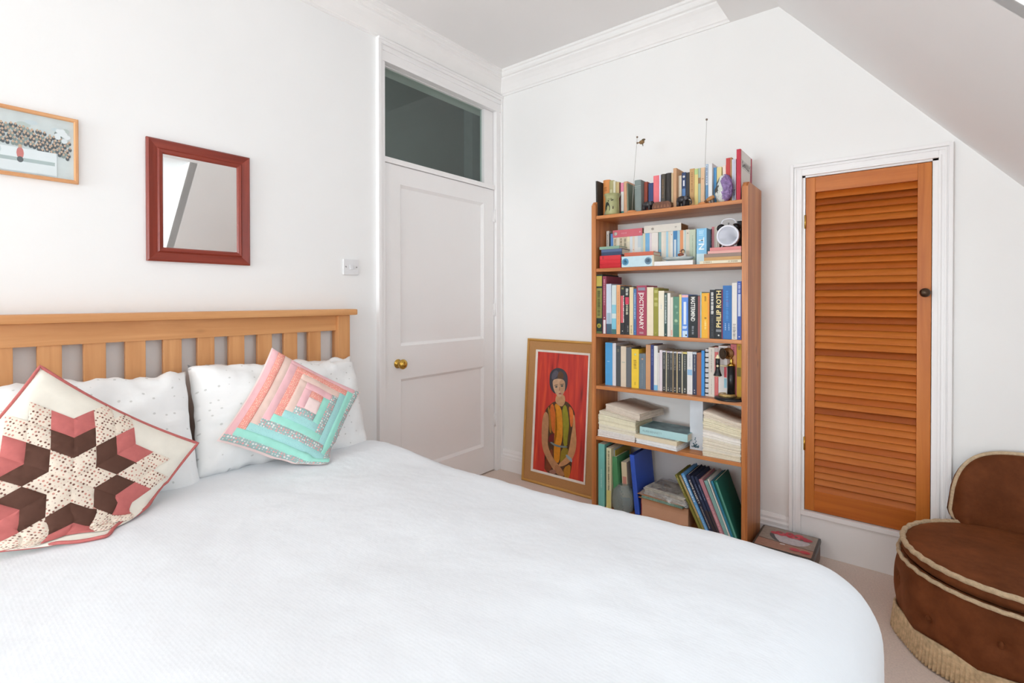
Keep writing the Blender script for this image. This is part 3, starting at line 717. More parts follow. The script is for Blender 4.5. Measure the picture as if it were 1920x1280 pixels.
# ================================================================== BOOKCASE
PHI = .01467; BW, BD, BT = .807, .273, .026
MK = T(1.722-BW*math.cos(PHI), -.291-BW*math.sin(PHI), 0) @ R(PHI, 'Z')      # local: x along shelf, y into the wall, z up
MKI = MK.inverted()
SH = [1.672, 1.381, 1.022, .734, .452, .064]
bc = tag(empty('bookcase', mw=MK), 'tall orange pine bookcase with six open shelves full of books', 'bookcase')
for x0 in (0, BW-BT):
    m = MB(); zt = 1.752
    arc = [(0, 0), (0, zt-.022)]+[(.022-.022*math.cos(t*PI/12), zt-.022+.022*math.sin(t*PI/12)) for t in range(1, 7)]+[(BD, zt), (BD, 0)]
    m.prism(arc, 0, x0, x0+BT)
    es = [ed for ed in m.bm.edges if all(abs(v.co.y) < .0225 and (v.co.y < .022 or v.co.z > zt-.001) for v in ed.verts) and abs(ed.verts[0].co.x-ed.verts[1].co.x) < 1e-6]
    bmesh.ops.bevel(m.bm, geom=es, offset=.006, segments=3, affect='EDGES')
    m.build('side_panel', PINE, bc)
for z in SH:
    m = MB(); m.box(BT, BW-BT, .004, BD-.01, z-.019, z, bev=.003); m.build('shelf', PINEX, bc)
MB().box(BT, BW-BT, .015, .033, 0, .045).build('plinth', PINEX, bc)

def hit(px, py, d):
    """point of the plane at depth d behind the shelf fronts that is seen at a photograph pixel -> (x, z) on the shelf"""
    o = MKI @ CAM; r = MKI.to_3x3() @ ray(px, py)
    t = (d-o.y)/r.y
    return o.x+r.x*t, o.z+r.z*t
ORD = ['first', 'second', 'third', 'fourth', 'fifth', 'sixth', 'seventh', 'eighth', 'ninth', 'tenth', 'eleventh', 'twelfth', 'thirteenth', 'fourteenth', 'fifteenth', 'sixteenth', 'seventeenth', 'eighteenth', 'nineteenth', 'twentieth']
ORD += ['twenty-'+x for x in ORD[:9]]+['thirtieth']+['thirty-'+x for x in ORD[:9]]+['fortieth']
def book(mw, t, h, D, col, label, group, deco=(), soft=True, pages='#e6dcc6', rs=.0, name='book', tcol=None):
    """upright book, origin bottom middle of the spine; x thickness, y depth, z height"""
    e = tag(empty(name, mw=mw), label, 'book', group)
    c = .0009 if soft else .0025
    c = min(c, t*.2); n = 5; bow = rs*t
    outer = [(-t/2, D)]+[(-t/2+t*i/n, bow*(1-math.sin(PI*i/n)) if bow else 0) for i in range(n+1)]+[(t/2, D)]
    inner = [(t/2-c, D), (t/2-c, bow+c+.001), (-t/2+c, bow+c+.001), (-t/2+c, D)]
    m = MB(); m.prism(outer+inner, 2, 0, h); cm = mat(col, .55 if soft else .7, var=.03, scale=30); o = m.build('cover', cm, e)
    g = .0004 if soft else .003
    MB().box(-t/2+c, t/2-c, bow+c+.0012, D-(.0003 if soft else .004), g, h-g).build('pages', PAPER if pages == '#e6dcc6' else mat(pages, .9, var=.06, scale=90), e)
    y = -.0004
    for dd in deco:
        k = dd[0]
        if k == 'band':                       # colour block on the spine, fractions of the height and of the thickness
            _, a, b, cc = dd[:4]; wf = dd[4] if len(dd) > 4 else .99; off = dd[5] if len(dd) > 5 else 0
            MB().box(-t*wf/2+off*t, t*wf/2+off*t, y, bow*.5+.0004, a*h, b*h).build('spine_panel', mat(cc, .55, var=.04, scale=40), e)
        elif k == 'text':                     # ('text', body, centre, length fraction, colour, direction, bold)
            _, body, zc, lf, cc, di = dd[:6]; hf = dd[6] if len(dd) > 6 else .6; off = dd[7] if len(dd) > 7 else 0
            me = text_mesh(body, 1, mat(cc, .5, var=0), bold=.02, ext=0)
            xs = [v.co.x for v in me.vertices]; ys = [v.co.y for v in me.vertices]
            sx = lf*h/(max(xs)-min(xs)); sy = hf*t/(max(ys)-min(ys)); cx = (max(xs)+min(xs))/2; cy = (max(ys)+min(ys))/2
            me.transform(Matrix.Diagonal((sx, sy, 1, 1)) @ T(-cx, -cy, 0))
            put('spine_title', me, e, T(off*t, y-.0005, zc*h) @ R(PI/2, 'X') @ R(-PI/2 if di == 'down' else PI/2, 'Z'))
        elif k == 'marks':                    # small unreadable lettering
            _, a, b, cc = dd[:4]; wf = dd[4] if len(dd) > 4 else .45; off = dd[5] if len(dd) > 5 else 0
            m = MB(); z = a*h; rr = random.Random('%s%.3f%.3f' % (col, a, b))
            while z < b*h-.001:
                q = rr.uniform(.0022, .0042)
                m.box(-t*wf/2+off*t, t*wf/2*rr.uniform(.6, 1)+off*t, y-.0004, y+.0004, z, z+q); z += q+rr.choice((.0012, .0012, .004))
            m.build('spine_lettering', mat(cc, .5, var=0), e)
        elif k == 'dot':
            _, zc, r_, cc = dd[:4]; off = dd[4] if len(dd) > 4 else 0
            m = MB(); m.lathe([(.0005, y-.0006), (r_, y-.0006), (r_, y+.0006), (.0005, y+.0006)], (off*t, 0, zc*h), 14, axis=1); m.build('spine_emblem', mat(cc, .5, var=0), e)
    return e
def row(specs, shelf, d, D, where, group, tilt=0.):
    """specs: (left px, right px, top px, colour, words, [deco], {options}); spines stand in the plane d"""
    z0 = SH[shelf]; last = -1
    for i, s in enumerate(specs):
        op = s[6] if len(s) > 6 else {}
        dd = op.get('d', d); pxm = (s[0]+s[1])/2
        x0, _ = hit(s[0], (s[2]+op.get('yb', s[2]))/2 if 'yb' in op else s[2], dd); x1, zt = hit(s[1], s[2], dd)
        x0 = max(x0, last+.0002) if not op.get('free') else x0
        t = max(.004, x1-x0-.0004); last = x0+t
        zt = hit(pxm, s[2], dd)[1]; h = zt-z0-.0008
        tl_ = rad(op.get('tilt', tilt))
        lab = '%s, %s from left %s' % (s[4], ORD[i], where)
        zb = op.get('z0', z0+.0006)
        book(MK @ T(x0+t/2, dd, zb) @ R(tl_, 'Y'), t, h-(zb-z0-.0006), op.get('D', D), s[3], lab, group, s[5] if len(s) > 5 else (), op.get('soft', True), rs=op.get('rs', .0), pages=op.get('pages', '#e6dcc6'))
# ---- top shelf
row([(1118, 1121, 339, '#3b3632', 'thin black hardback', [], {'d': .02, 'D': .2, 'soft': False, 'tilt': -1.}),
 (1130, 1142, 337, '#dd9150', 'orange cloth book', [('marks', .7, .8, '#a9662e', .5)], {'rs': .18}),
 (1142, 1150, 338, '#b3ab78', 'olive and cream book', [('band', .0, .75, '#c9c49a', .6)], {'rs': .18}),
 (1150, 1154, 339, '#dcd6bd', 'slim cream book'), (1154, 1161, 341, '#c9b27e', 'tan book', [], {'rs': .15}), (1161, 1163.6, 342, '#6d3430', 'very thin dark red book'),
 (1164, 1169.5, 342, '#e9e6e2', 'slim pink, white and teal banded book', [('band', .72, .99, '#e48aa4'), ('band', .0, .12, '#3c8f8a')]),
 (1170, 1176, 340, '#d9a883', 'peach coloured book'), (1176, 1179, 343, '#7f8a76', 'thin grey green book', [], {'tilt': -2.}),
 (1190, 1202, 337, '#84908c', 'thick grey hardback with raised bands', [('band', .80, .815, '#a3aca8'), ('band', .75, .76, '#a3aca8')], {'soft': False, 'rs': .15, 'd': .035, 'D': .16, 'free': True, 'tilt': -1.}),
 (1206, 1214, 341, '#9a4b3a', 'rust red hardback', [], {'soft': False}), (1216, 1225, 343, '#3a4a78', 'navy blue book'),
 (1225.3, 1236, 329, '#ee6f76', 'coral pink book', [('band', .0, .985, '#f07c82', .7)]), (1236, 1239, 328, '#dcdcf0', 'thin lilac white book'),
 (1239.3, 1247, 326, '#565047', 'dark slate book with bronze lettering', [('marks', .35, .85, '#8a6a48', .3)], {'rs': .18}), (1247.3, 1258.5, 324, '#3f3b39', 'thick charcoal book', [], {'rs': .22}),
 (1259, 1262, 324, '#d9c49a', 'thin straw coloured book'), (1262.3, 1268.5, 315, '#cfa27b', 'tall tan hardback with grey cover', [], {'soft': False, 'd': .045, 'D': .15}),
 (1270, 1278, 329, '#ded3bf', 'short cream book'), (1278.5, 1286, 323, '#33466e', 'navy book with white and blue labels', [('dot', .88, .006, '#e8e8ea'), ('band', .62, .78, '#dfe3ea', .4), ('band', .3, .55, '#5f86b8', .8)]),
 (1286.3, 1293, 323, '#3d3b3d', 'black book'), (1293.3, 1302, 316, '#caa06a', 'ochre book with faded lettering', [('marks', .4, .9, '#ad8050', .4)]),
 (1302.3, 1309, 316, '#e3cf86', 'yellow and green book', [('band', .85, .99, '#b9cf8a')]), (1309.3, 1313.8, 315, '#a9bba6', 'slim sage green book', [('band', .6, .75, '#9a7a5a')]),
 (1314, 1321.8, 314, '#e4bf98', 'pale peach book', [('marks', .7, .72, '#b98a60', .6)]),
 (1323, 1328, 308, '#6f9fc9', 'slim blue and white book', [('band', .5, .99, '#c9d6e4'), ('marks', .55, .95, '#5578a6', .4)]), (1328.2, 1335.5, 306, '#e6e6e6', 'white hardback', [], {'soft': False, 'd': .05, 'D': .15}),
 (1336.5, 1343.5, 314, '#5b9fd4', 'bright blue book'), (1344, 1353, 313, '#e8d99a', 'pale yellow book'), (1355, 1361, 310, '#efdccf', 'pale pink book'),
 (1361.3, 1369, 296, '#c94644', 'tall red book'), (1369.2, 1372, 295, '#b98a5a', 'thin tan book'), (1372.3, 1380, 298, '#dfe2ea', 'white book with blue lettering', [('band', .0, .99, '#cdd4e6', .5), ('marks', .08, .3, '#4a5a86', .4, .15)])],
 0, .075, .125, 'on top shelf', 'books on the top shelf')
# tall crimson book whose pale jacket shows above the side panel
x0, _ = hit(1381, 300, .03); x1, zt = hit(1388.5, 279, .03); tk = x1-x0; hh = zt-SH[0]
e = book(MK @ T(x0+tk/2, .03, SH[0]+.0006), tk, hh, .225, '#c23a4c', 'tall crimson book with white jacket beside the right side panel, top shelf', 'books on the top shelf', (), False)
x = tk/2
m = MB(); m.box(x+.0001, x+.0012, .012, .195, .002, hh-.002); jk = m.build('jacket', mat('#e4e0da', .5, var=.02), e)
m = MB(); m.box(x+.0012, x+.0016, .012, .188, hh*.80, hh*.803); m.box(x+.0012, x+.0016, .012, .188, hh*.655, hh*.658); m.build('rule', mat('#3c3a38', .5, var=0), jk)
me = text_mesh('DeNULLY', 1, mat('#3c3a38', .5, var=0), bold=.02, ext=0); xs = [v.co.x for v in me.vertices]; ys = [v.co.y for v in me.vertices]
me.transform(Matrix.Diagonal((.150/(max(xs)-min(xs)), hh*.11/(max(ys)-min(ys)), 1, 1)) @ T(-(max(xs)+min(xs))/2, -(max(ys)+min(ys))/2, 0))
put('title', me, jk, T(x+.0018, .100, hh*.73) @ R(PI/2, 'Z') @ R(PI/2, 'X'))
m = MB(); m.prism([(.192, hh*.83), (.216, hh*.83), (.216, 0.01), (.165, .01)], 0, x+.0013, x+.0022); m.build('corner_stripe', mat('#a83a50', .5), jk)

# ---- second shelf, back row
CB = '#e4dcc8'
row([(1137, 1142, 433, '#dcd5ca', 'slim off-white book', [('marks', .2, .9, '#8a8580', .3)]), (1142, 1145, 437, '#2e3338', 'thin black lettered book'), (1145, 1150, 438, '#5f93cf', 'slim blue book'),
 (1150, 1157, 443, '#dcd0b6', 'cream paperback', [('marks', .5, .9, '#9a8f78', .5)]), (1157, 1161, 442, '#e6dfcf', 'slim cream paperback'), (1161, 1168.5, 441.5, '#d9ccb2', 'tan paperback with brown lettering', [('marks', .5, .92, '#8f7f66', .5)]),
 (1168.5, 1176, 441, '#d6c9ae', 'tan paperback with grey lettering', [('marks', .5, .92, '#86806f', .5)]), (1176, 1181, 440, '#e6dcc4', 'cream paperback', [('band', .8, .99, '#efe6c4')]), (1181, 1186, 439, '#d9e2e6', 'white and blue paperback'),
 (1186, 1190, 439, '#e6d9c6', 'slim cream paperback', [('dot', .55, .002, '#c9604a')]), (1190, 1196, 438, '#dfe2df', 'pale grey paperback'), (1196, 1202, 437.5, '#c6d6dc', 'pale blue paperback', [('band', .0, .6, '#d9e2df')]),
 (1202, 1206, 437, '#b9d2d2', 'pale teal paperback'), (1206, 1210, 437, '#dcd6b4', 'slim straw paperback'), (1210, 1218, 437, '#79b4dc', 'sky blue paperback', [('band', 0, .45, '#bcd6e6')]), (1218, 1222, 436, '#dcd2d6', 'slim lilac paperback'),
 (1222, 1234, 435, '#e9e4dc', 'wide white paperback', [('marks', .1, .5, '#bdb7ad', .5)]), (1235, 1240, 434, '#8fb4b4', 'slim teal paperback', [('band', 0, .5, '#6aa8c4')]), (1240, 1245, 433.5, '#e6dfd0', 'slim cream paperback'),
 (1245, 1249, 433, '#dfd8cc', 'thin grey paperback'), (1249, 1253, 433, '#a9d0e0', 'slim light blue paperback'), (1253, 1257, 433, '#e0d6c2', 'slim beige paperback'), (1257, 1262, 433, '#e8e2d8', 'slim white paperback', [('dot', .9, .002, '#c9604a')]),
 (1262, 1270, 432, '#4a86b8', 'blue paperback with a white label', [('band', .05, .75, '#d6dfe2', .5)]), (1270, 1275, 431.5, '#a6cbdc', 'light blue paperback'), (1275, 1281, 431, '#e59a68', 'orange paperback'),
 (1281, 1286, 431, '#bcd0cc', 'slim mint and cream paperback', [('band', 0, .99, '#e0d8c8', .5, -.25)]), (1286, 1293, 430, '#e2d9c6', 'cream paperback', [('dot', .9, .0022, '#4a4640')]), (1293, 1304.5, 430, '#cdd6bd', 'pale green paperback', [('marks', .2, .85, '#a9b598', .12)])],
 1, .115, .125, 'in back row, second shelf', 'back row of books on the second shelf')
row([(1306, 1325, 428, '#8cc4e6', 'thick sky blue book with white capitals', [('text', 'TN', .58, .34, '#f2f6f8', 'down', .55), ('band', .0, .3, '#c6dce2'), ('marks', .8, .93, '#b4dcf2', .5)], {'d': .045, 'soft': False}),
 (1326, 1332, 429, '#3a3a44', 'dark slate book', [('marks', .55, .85, '#b9b9c0', .3)]), (1333, 1339, 425, '#dd8a90', 'pink book'), (1339.3, 1342, 424, '#dcd0c0', 'thin cream book nearest the pink one'), (1342.2, 1345, 424, '#e2dacd', 'thin ivory book left of the alarm clock'),
 (1345.2, 1349, 423, '#d2c6b6', 'thin beige book behind the alarm clock'), (1382, 1390, 414, '#2c2c33', 'tall black book behind the alarm clock', [], {'free': True})],
 1, .115, .125, 'of right-hand group, second shelf', 'right-hand group of books on the second shelf')

def flat(px0, px1, pyb, pyt, d, D, col, label, group, zb=None, soft=False, deco=(), yaw=0., pages='#e6dcc6', name='book', rs=0.):
    """book lying flat, spine to the room; edges given at its left and right end"""
    x0, _ = hit(px0, (pyb+pyt)/2, d); x1, _ = hit(px1, (pyb+pyt)/2, d)
    z0 = hit((px0+px1)/2, pyb, d)[1] if zb is None else zb; z1 = hit((px0+px1)/2, pyt, d)[1]
    t = z1-z0-.0004; L_ = x1-x0
    mw = MK @ T((x0+x1)/2, d, z0) @ R(yaw, 'Z') @ T(-L_/2, 0, t/2) @ R(PI/2, 'Y')
    e = book(mw, t, L_, D, col, label, group, deco, soft, pages=pages, rs=rs, name=name)
    return z0+t+.0005, x0, x1
G2 = 'books lying flat on the second shelf'
z = SH[1]+.0006
z, _, _ = flat(1124.5, 1164, 501.8, 494.3, .012, .10, '#c4252e', 'bottom one of three stacked bright red books, second shelf', G2, z, rs=.1)
z, _, _ = flat(1124.5, 1163.5, 494, 486.3, .012, .10, '#cf2c35', 'middle one of three stacked bright red books, second shelf', G2, z, rs=.1)
z, _, _ = flat(1124.5, 1163.5, 486, 478.5, .012, .10, '#d63a42', 'top one of three stacked bright red books, second shelf', G2, z, rs=.1, deco=[('band', .12, .2, '#b02a34', .7)])
z, _, _ = flat(1127.5, 1166, 478, 466.5, .015, .105, '#3d4a66', 'thick navy book lying on the stacked red books', G2, z, deco=[('band', .0, .99, '#56688c', .4, -.25)])
z, _, _ = flat(1124, 1161, 466, 461.5, .02, .10, '#8fae97', 'thin pale green book topping the stack of red books', G2, z)
# pale blue box with two printed dials
x0, _ = hit(1165.5, 490, .006); x1, _ = hit(1226, 490, .006); zt = hit(1195, 479.6, .006)[1]; zb = SH[1]+.0006
e = tag(empty('keepsake_box', mw=MK @ T((x0+x1)/2, .006, zb)), 'pale blue box with two printed round dials, second shelf', 'box')
bw = x1-x0; bh = zt-zb; MB().box(-bw/2, bw/2, 0, .10, 0, bh, bev=.0015).build('box_body', mat('#c3dbe2', .6, var=.05, scale=40), e)
m = MB(); m.box(bw/2-.0085, bw/2+.0004, -.0004, .1, .0005, bh-.0005); m.build('end_strip', mat('#d9cfb6', .7), e)
for sx, cc in ((-.38, '#5f9cc0'), (.33, '#6f8ca0')):
    m = MB(); m.lathe([(.018, -.0006), (.019, -.0006), (.019, .0002), (.012, .0002), (.012, -.0006)], (sx*bw, 0, bh*.5), 24, axis=1); m.lathe([(.0005, -.0006), (.006, -.0006), (.006, .0002), (.0005, .0002)], (sx*bw, 0, bh*.5), 16, axis=1)
    for k in range(8): a = k*PI/4; m.box(sx*bw+.014*math.cos(a)-.0015, sx*bw+.014*math.cos(a)+.0015, -.0007, 0, bh*.5+.014*math.sin(a)-.0015, bh*.5+.014*math.sin(a)+.0015)
    m.build('printed_dial', mat(cc, .6), e)
flat(1170.5, 1225, 479.3, 472.2, .012, .12, '#c96a52', 'terracotta red book lying on the pale blue box', G2, zt+.0006)
zc, xa, xb = flat(1226.5, 1299, 501.5, 488.6, .006, .12, '#e9e7e3', 'thick white book lying flat under the grey dish', G2, SH[1]+.0006, soft=True, pages='#e2ded6')
# grey dish with a little bird
xd, _ = hit(1271, 482, .06)
e = tag(empty('leaf_dish', mw=MK @ T(xd, .062, zc)), 'pale grey glazed dish lying on the white book', 'dish')
m = MB(); m.lathe([(.02, 0), (.028, .002), (.05, .010), (.056, .020), (.054, .020), (.047, .012), (.026, .005), (.001, .004)], (0, 0, 0), 28, sx=1.45, sy=.85); m.build('dish_body', mat('#b3bab8', .25, var=.1, scale=20), e)
m = MB(); m.tube([(-.055, 0, .016), (-.072, 0, .021), (-.082, 0, .024)], .005, rf=lambda t: .006*(1-.6*t)); m.build('dish_tip', mat('#b3bab8', .25, var=.1, scale=20), e)
e = tag(empty('bird_figurine', mw=MK @ T(xd+.024, .060, zc+.0065)), 'small brown and white bird figurine sitting in the grey dish', 'figurine')
m = MB(); m.sphere((0, 0, .018), .020, 14, sc=(1.15, .8, .9)); m.build('body', mat('#d9d5d0', .35, var=.1, scale=60), e)
MB().sphere((.002, -.003, .043), .0105, 12, sc=(1, .9, 1.05)).build('head', mat('#6d4a38', .35), e)
MB().sphere((.006, -.0085, .040), .0075, 10, sc=(.9, .8, 1)).build('cheek', mat('#d9b48a', .4), e)
MB().tube([(-.008, -.006, .044), (-.016, -.008, .041)], .002, rf=lambda t: .003*(1-.8*t)).build('beak', mat('#c9742e', .4), e)
m = MB(); m.sphere((-.005, -.012, .025), .014, 12, sc=(1.2, .5, .6)); m.build('wing', mat('#8a4a34', .4), e)
# the pile with the alarm clock
z = SH[1]+.0006
z, _, _ = flat(1312, 1389.8, 493, 487.6, .008, .13, '#e6dcc2', 'cream book at the bottom of the pile under the clock', G2, z, soft=True, deco=[('marks', .1, .3, '#b9a98a', .6), ('marks', .7, .9, '#b9a98a', .6)])
z, _, _ = flat(1320, 1389.8, 487.2, 481, .01, .13, '#c99f6c', 'tan book second from bottom under the clock', G2, z)
z, _, _ = flat(1320, 1389.8, 480.6, 474.3, .01, .13, '#9a857a', 'grey brown book in the middle of the clock pile', G2, z)
z, _, _ = flat(1327, 1389.8, 474, 469, .01, .13, '#e2a9a0', 'pale pink thin book second from top under the clock', G2, z, soft=True)
z, _, _ = flat(1331, 1389.8, 468.7, 462.6, .01, .125, '#d98a88', 'rose pink book directly beneath the alarm clock', G2, z, soft=True)
xc, zcc = hit(1366, 442.5, .045); rc = zcc-z-.004
e = tag(empty('alarm_clock', mw=MK @ T(xc, .045, z) @ R(rad(6), 'Z')), 'white twin bell alarm clock with black bells, second shelf', 'clock')
WHT = mat('#e9eaf0', .3, var=.02)
m = MB(); m.lathe([(rc*.99, -.020), (rc, -.012), (rc, .018), (rc*.9, .024), (.001, .026)], (0, 0, rc+.004), 40, axis=1); m.build('case', WHT, e)
m = MB(); m.lathe([(rc*.84, -.020), (rc*.86, -.027), (rc*.96, -.028), (rc*1.02, -.022), (rc*1.0, -.014), (rc*.84, -.014)], (0, 0, rc+.004), 40, axis=1); m.build('rim', mat('#eeeff8', .2, var=0), e)
m = MB(); m.lathe([(.001, -.0165), (rc*.85, -.0165), (rc*.85, -.0145), (.001, -.0145)], (0, 0, rc+.004), 40, axis=1); df = m.build('dial', mat('#d4d2d4', .4, var=.03), e)
m = MB()
for k in range(12):
    a = k*PI/6; m.box(rc*.7*math.sin(a)-.0012, rc*.7*math.sin(a)+.0012, -.0175, -.0165, rc+.004+rc*.7*math.cos(a)-.0022, rc+.004+rc*.7*math.cos(a)+.0022)
m.build('hour_marks', mat('#a9a8ac', .5, var=0), df)
for a, l_, wd_ in ((2, .62, .0012), (-4, .42, .0018)):
    m = MB(); m.box(-wd_, wd_, -.019, -.0182, -.006, rc*l_); put('hand', m.mesh('hand', mat('#8f8e94', .4, var=0)), df, T(0, 0, rc+.004) @ R(rad(a), 'Y'))
for s in (-1, 1):
    br = rc*.40; m = MB(); m.lathe([(br*.3, -br*.12), (br, 0), (br*.97, br*.30), (br*.72, br*.66), (br*.3, br*.86), (.0008, br*.9)], (0, 0, 0), 22); put('bell', m.mesh('bell', BLACK), e, T(s*rc*1.06*math.sin(rad(40)), 0, rc+.004+rc*1.06*math.cos(rad(40))) @ R(s*rad(40), 'Y'))
    m = MB(); m.tube([(s*rc*.5, .002, .012), (s*rc*.66, .002, .0)], .003); m.build('foot', WHT, e)
hp = [(-rc*.70, 0, rc*2.1)]+[(rc*.62*math.cos(PI-k*PI/12), 0, rc*2.25+rc*.50*math.sin(k*PI/12)**.6) for k in range(0, 13)]+[(rc*.70, 0, rc*2.1)]
MB().tube(hp, .0028, 8).build('handle', WHT, e)
m = MB(); m.tube([(0, 0, rc*1.95), (0, 0, rc*2.3)], .0018); m.sphere((0, 0, rc*2.3), .004, 8); m.build('hammer', STEEL, e)
# books lying across the back row
flat(1149, 1204, 443.3, 429.5, .11, .12, '#d9707c', 'bright pink book lying across the back row, second shelf', G2, None, deco=[('dot', .1, .010, '#c9c6c0'), ('marks', .3, .5, '#e9a0a8', .2), ('dot', .93, .004, '#efc0c4')])
flat(1207.5, 1277, 434.3, 420.5, .108, .12, '#e4dfd4', 'thick off-white book lying across the back row, second shelf', G2, None, deco=[('dot', .24, .007, '#b4aea4'), ('marks', .84, .9, '#b4aea4', .2)], pages='#9a7048')
# ---- third shelf
row([(1117.3, 1129.5, 514.5, '#26352c', 'tall dark green book with gold panels', [('band', .80, .975, '#b9a94e', .86), ('band', .26, .77, '#8f8b46', .86), ('marks', .3, .73, '#4a4c22', .45), ('dot', .13, .0125, '#b9b04e'), ('dot', .13, .006, '#26352c'), ('band', 0, .035, '#5a6838', .86)], {'soft': False, 'D': .2}),
 (1130, 1137, 517.5, '#8d3f50', 'maroon book with a white label at its foot', [('band', .0, .24, '#dfdad8', .6), ('dot', .28, .003, '#e6e0e0'), ('marks', .5, .95, '#c98a98', .4)], {'D': .19, 'soft': False}),
 (1137.2, 1147, 532, '#c9d4e2', 'pale grey blue book with cloudy picture', [('band', .0, .2, '#3f5a6c'), ('band', .2, .42, '#9fb4c4', .7)], {'tilt': -.6}), (1147.2, 1155.5, 534.5, '#cfd9d6', 'pale book with turquoise picture', [('band', .1, .32, '#7fc0d4'), ('band', .42, .6, '#8cc4d2'), ('band', 0, .1, '#3f6a66')]),
 (1156, 1163, 534, '#e2a676', 'peach book with fine lettering', [('marks', .2, .85, '#c4844e', .2)]), (1163.2, 1171.5, 536, '#2b2b2c', 'black book with red lettering', [('band', .24, .8, '#cf5a60', .62, -.1), ('marks', .25, .8, '#e9e4e2', .22, .25), ('dot', .07, .0025, '#d9d6d2'), ('band', .93, .97, '#8f8a5a', .5)]),
 (1171.8, 1180, 537, '#2a2b2d', 'black book with white and red blocks', [('band', .63, .78, '#d0405a', .8), ('marks', .42, .62, '#c9c4a8', .5), ('marks', .82, .96, '#cfd0c4', .6), ('marks', .06, .18, '#8a8a8a', .2, .2)]),
 (1180.3, 1187.5, 538, '#e6d2a6', 'straw yellow book', [('marks', .03, .2, '#a9966a', .35)]), (1187.8, 1193.3, 541, '#4d74a6', 'slim blue book with pale lettering', [('marks', .35, .9, '#a9c0da', .4), ('dot', .08, .003, '#5f9fe6')]),
 (1193.6, 1212.5, 535, '#a84a5e', 'thick dark pink reference book', [('text', 'DICTIONARY', .48, .72, '#efe4dc', 'down', .42), ('band', .90, .96, '#8d8a9a', .7), ('marks', .83, .86, '#dcb4bc', .7), ('band', .03, .07, '#b98a92', .4)], {'soft': False}),
 (1213, 1225.3, 538, '#ecdcc0', 'cream book beside the dark pink one'), (1225.6, 1234.5, 540, '#97923a', 'olive green book', [('band', .62, .70, '#b9b468', .7), ('band', .75, .80, '#b9b468', .7), ('band', .9, .96, '#b9b468', .7), ('dot', .06, .0025, '#c9c47a')]),
 (1234.7, 1245.3, 545, '#ece3cd', 'cream book with faint blue mark', [('marks', .6, .72, '#b9c4cf', .12)]), (1245.5, 1251.2, 549, '#36504c', 'slim bottle green book with white lettering', [('marks', .3, .97, '#c4d0cc', .5), ('dot', .05, .002, '#e6e6e2')]),
 (1251.4, 1257, 549, '#e6e0d6', 'slim white book'), (1257.2, 1262, 557, '#e2dacb', 'short off-white book', [('band', .03, .17, '#dfa898', .5)]), (1262.3, 1273.3, 556, '#5d8a74', 'green book with leafy picture', [('band', .02, .3, '#4a7a68'), ('dot', .4, .009, '#a9c9a6'), ('dot', .75, .008, '#86b098'), ('dot', .6, .006, '#8fb89c', .2)]),
 (1273.6, 1278, 552, '#e9d68a', 'slim pale yellow book'), (1278.2, 1290.5, 552, '#5f8fdc', 'bright blue book with white lettering', [('band', .935, .99, '#efb4b0'), ('band', .3, .83, '#dfe8f4', .4), ('marks', .2, .26, '#dfe8f4', .7), ('band', 0, .15, '#c9dcec', .7), ('dot', .05, .004, '#20242c', .2)]),
 (1290.8, 1308.3, 554, '#262a2c', 'thick black book with bold white capitals', [('text', 'MASTERMIND', .68, .58, '#f0ede6', 'down', .46), ('marks', .08, .28, '#8f9296', .22)]),
 (1308.6, 1313, 555, '#9a5a58', 'slim brownish red book'), (1313.2, 1315.4, 547, '#a9c4c0', 'very thin teal book'), (1315.6, 1330.3, 549, '#f0b336', 'marigold yellow book with orange edge', [('band', 0, .99, '#ea9440', .2, .4), ('marks', .82, .93, '#a9781e', .25), ('marks', .43, .47, '#8a6418', .25), ('marks', .2, .38, '#f8dc8a', .25)]),
 (1331, 1340.5, 543, '#2b2d30', 'black book with white lettering high up', [('text', 'THE NEW ORDER', .73, .45, '#e9e6e0', 'down', .5) if False else ('marks', .5, .96, '#e6e4de', .5), ('marks', .05, .45, '#55585c', .2)]),
 (1340.8, 1354.8, 542, '#272a2c', 'black book with large cream capitals reading upwards', [('text', 'PHILIP ROTH', .60, .74, '#f2dc9a', 'up', .66), ('band', .14, .19, '#8a8c8e', .7), ('dot', .07, .004, '#e6e4e0'), ('band', 0, .99, '#d0507c', .05, .47)]),
 (1355.5, 1372.2, 535, '#356fae', 'wide blue book with fine pale lettering', [('marks', .35, .9, '#4a8fcc', .3), ('band', .6, .73, '#6a5a9a', .3), ('marks', .17, .3, '#b4d0e8', .12, -.2), ('marks', .17, .3, '#b4d0e8', .12, .2)]),
 (1372.5, 1382.2, 530, '#e2dcd4', 'white book with grey script at its foot', [('marks', .02, .28, '#8f8a88', .6)]), (1382.5, 1390.4, 527, '#3f5ba8', 'blue book at the far right with a white label', [('band', .4, .78, '#c4cbdc', .6), ('marks', .8, .97, '#b4c0e0', .5), ('dot', .05, .003, '#e6e8f0')])],
 2, .010, .145, 'on third shelf', 'books on the third shelf')
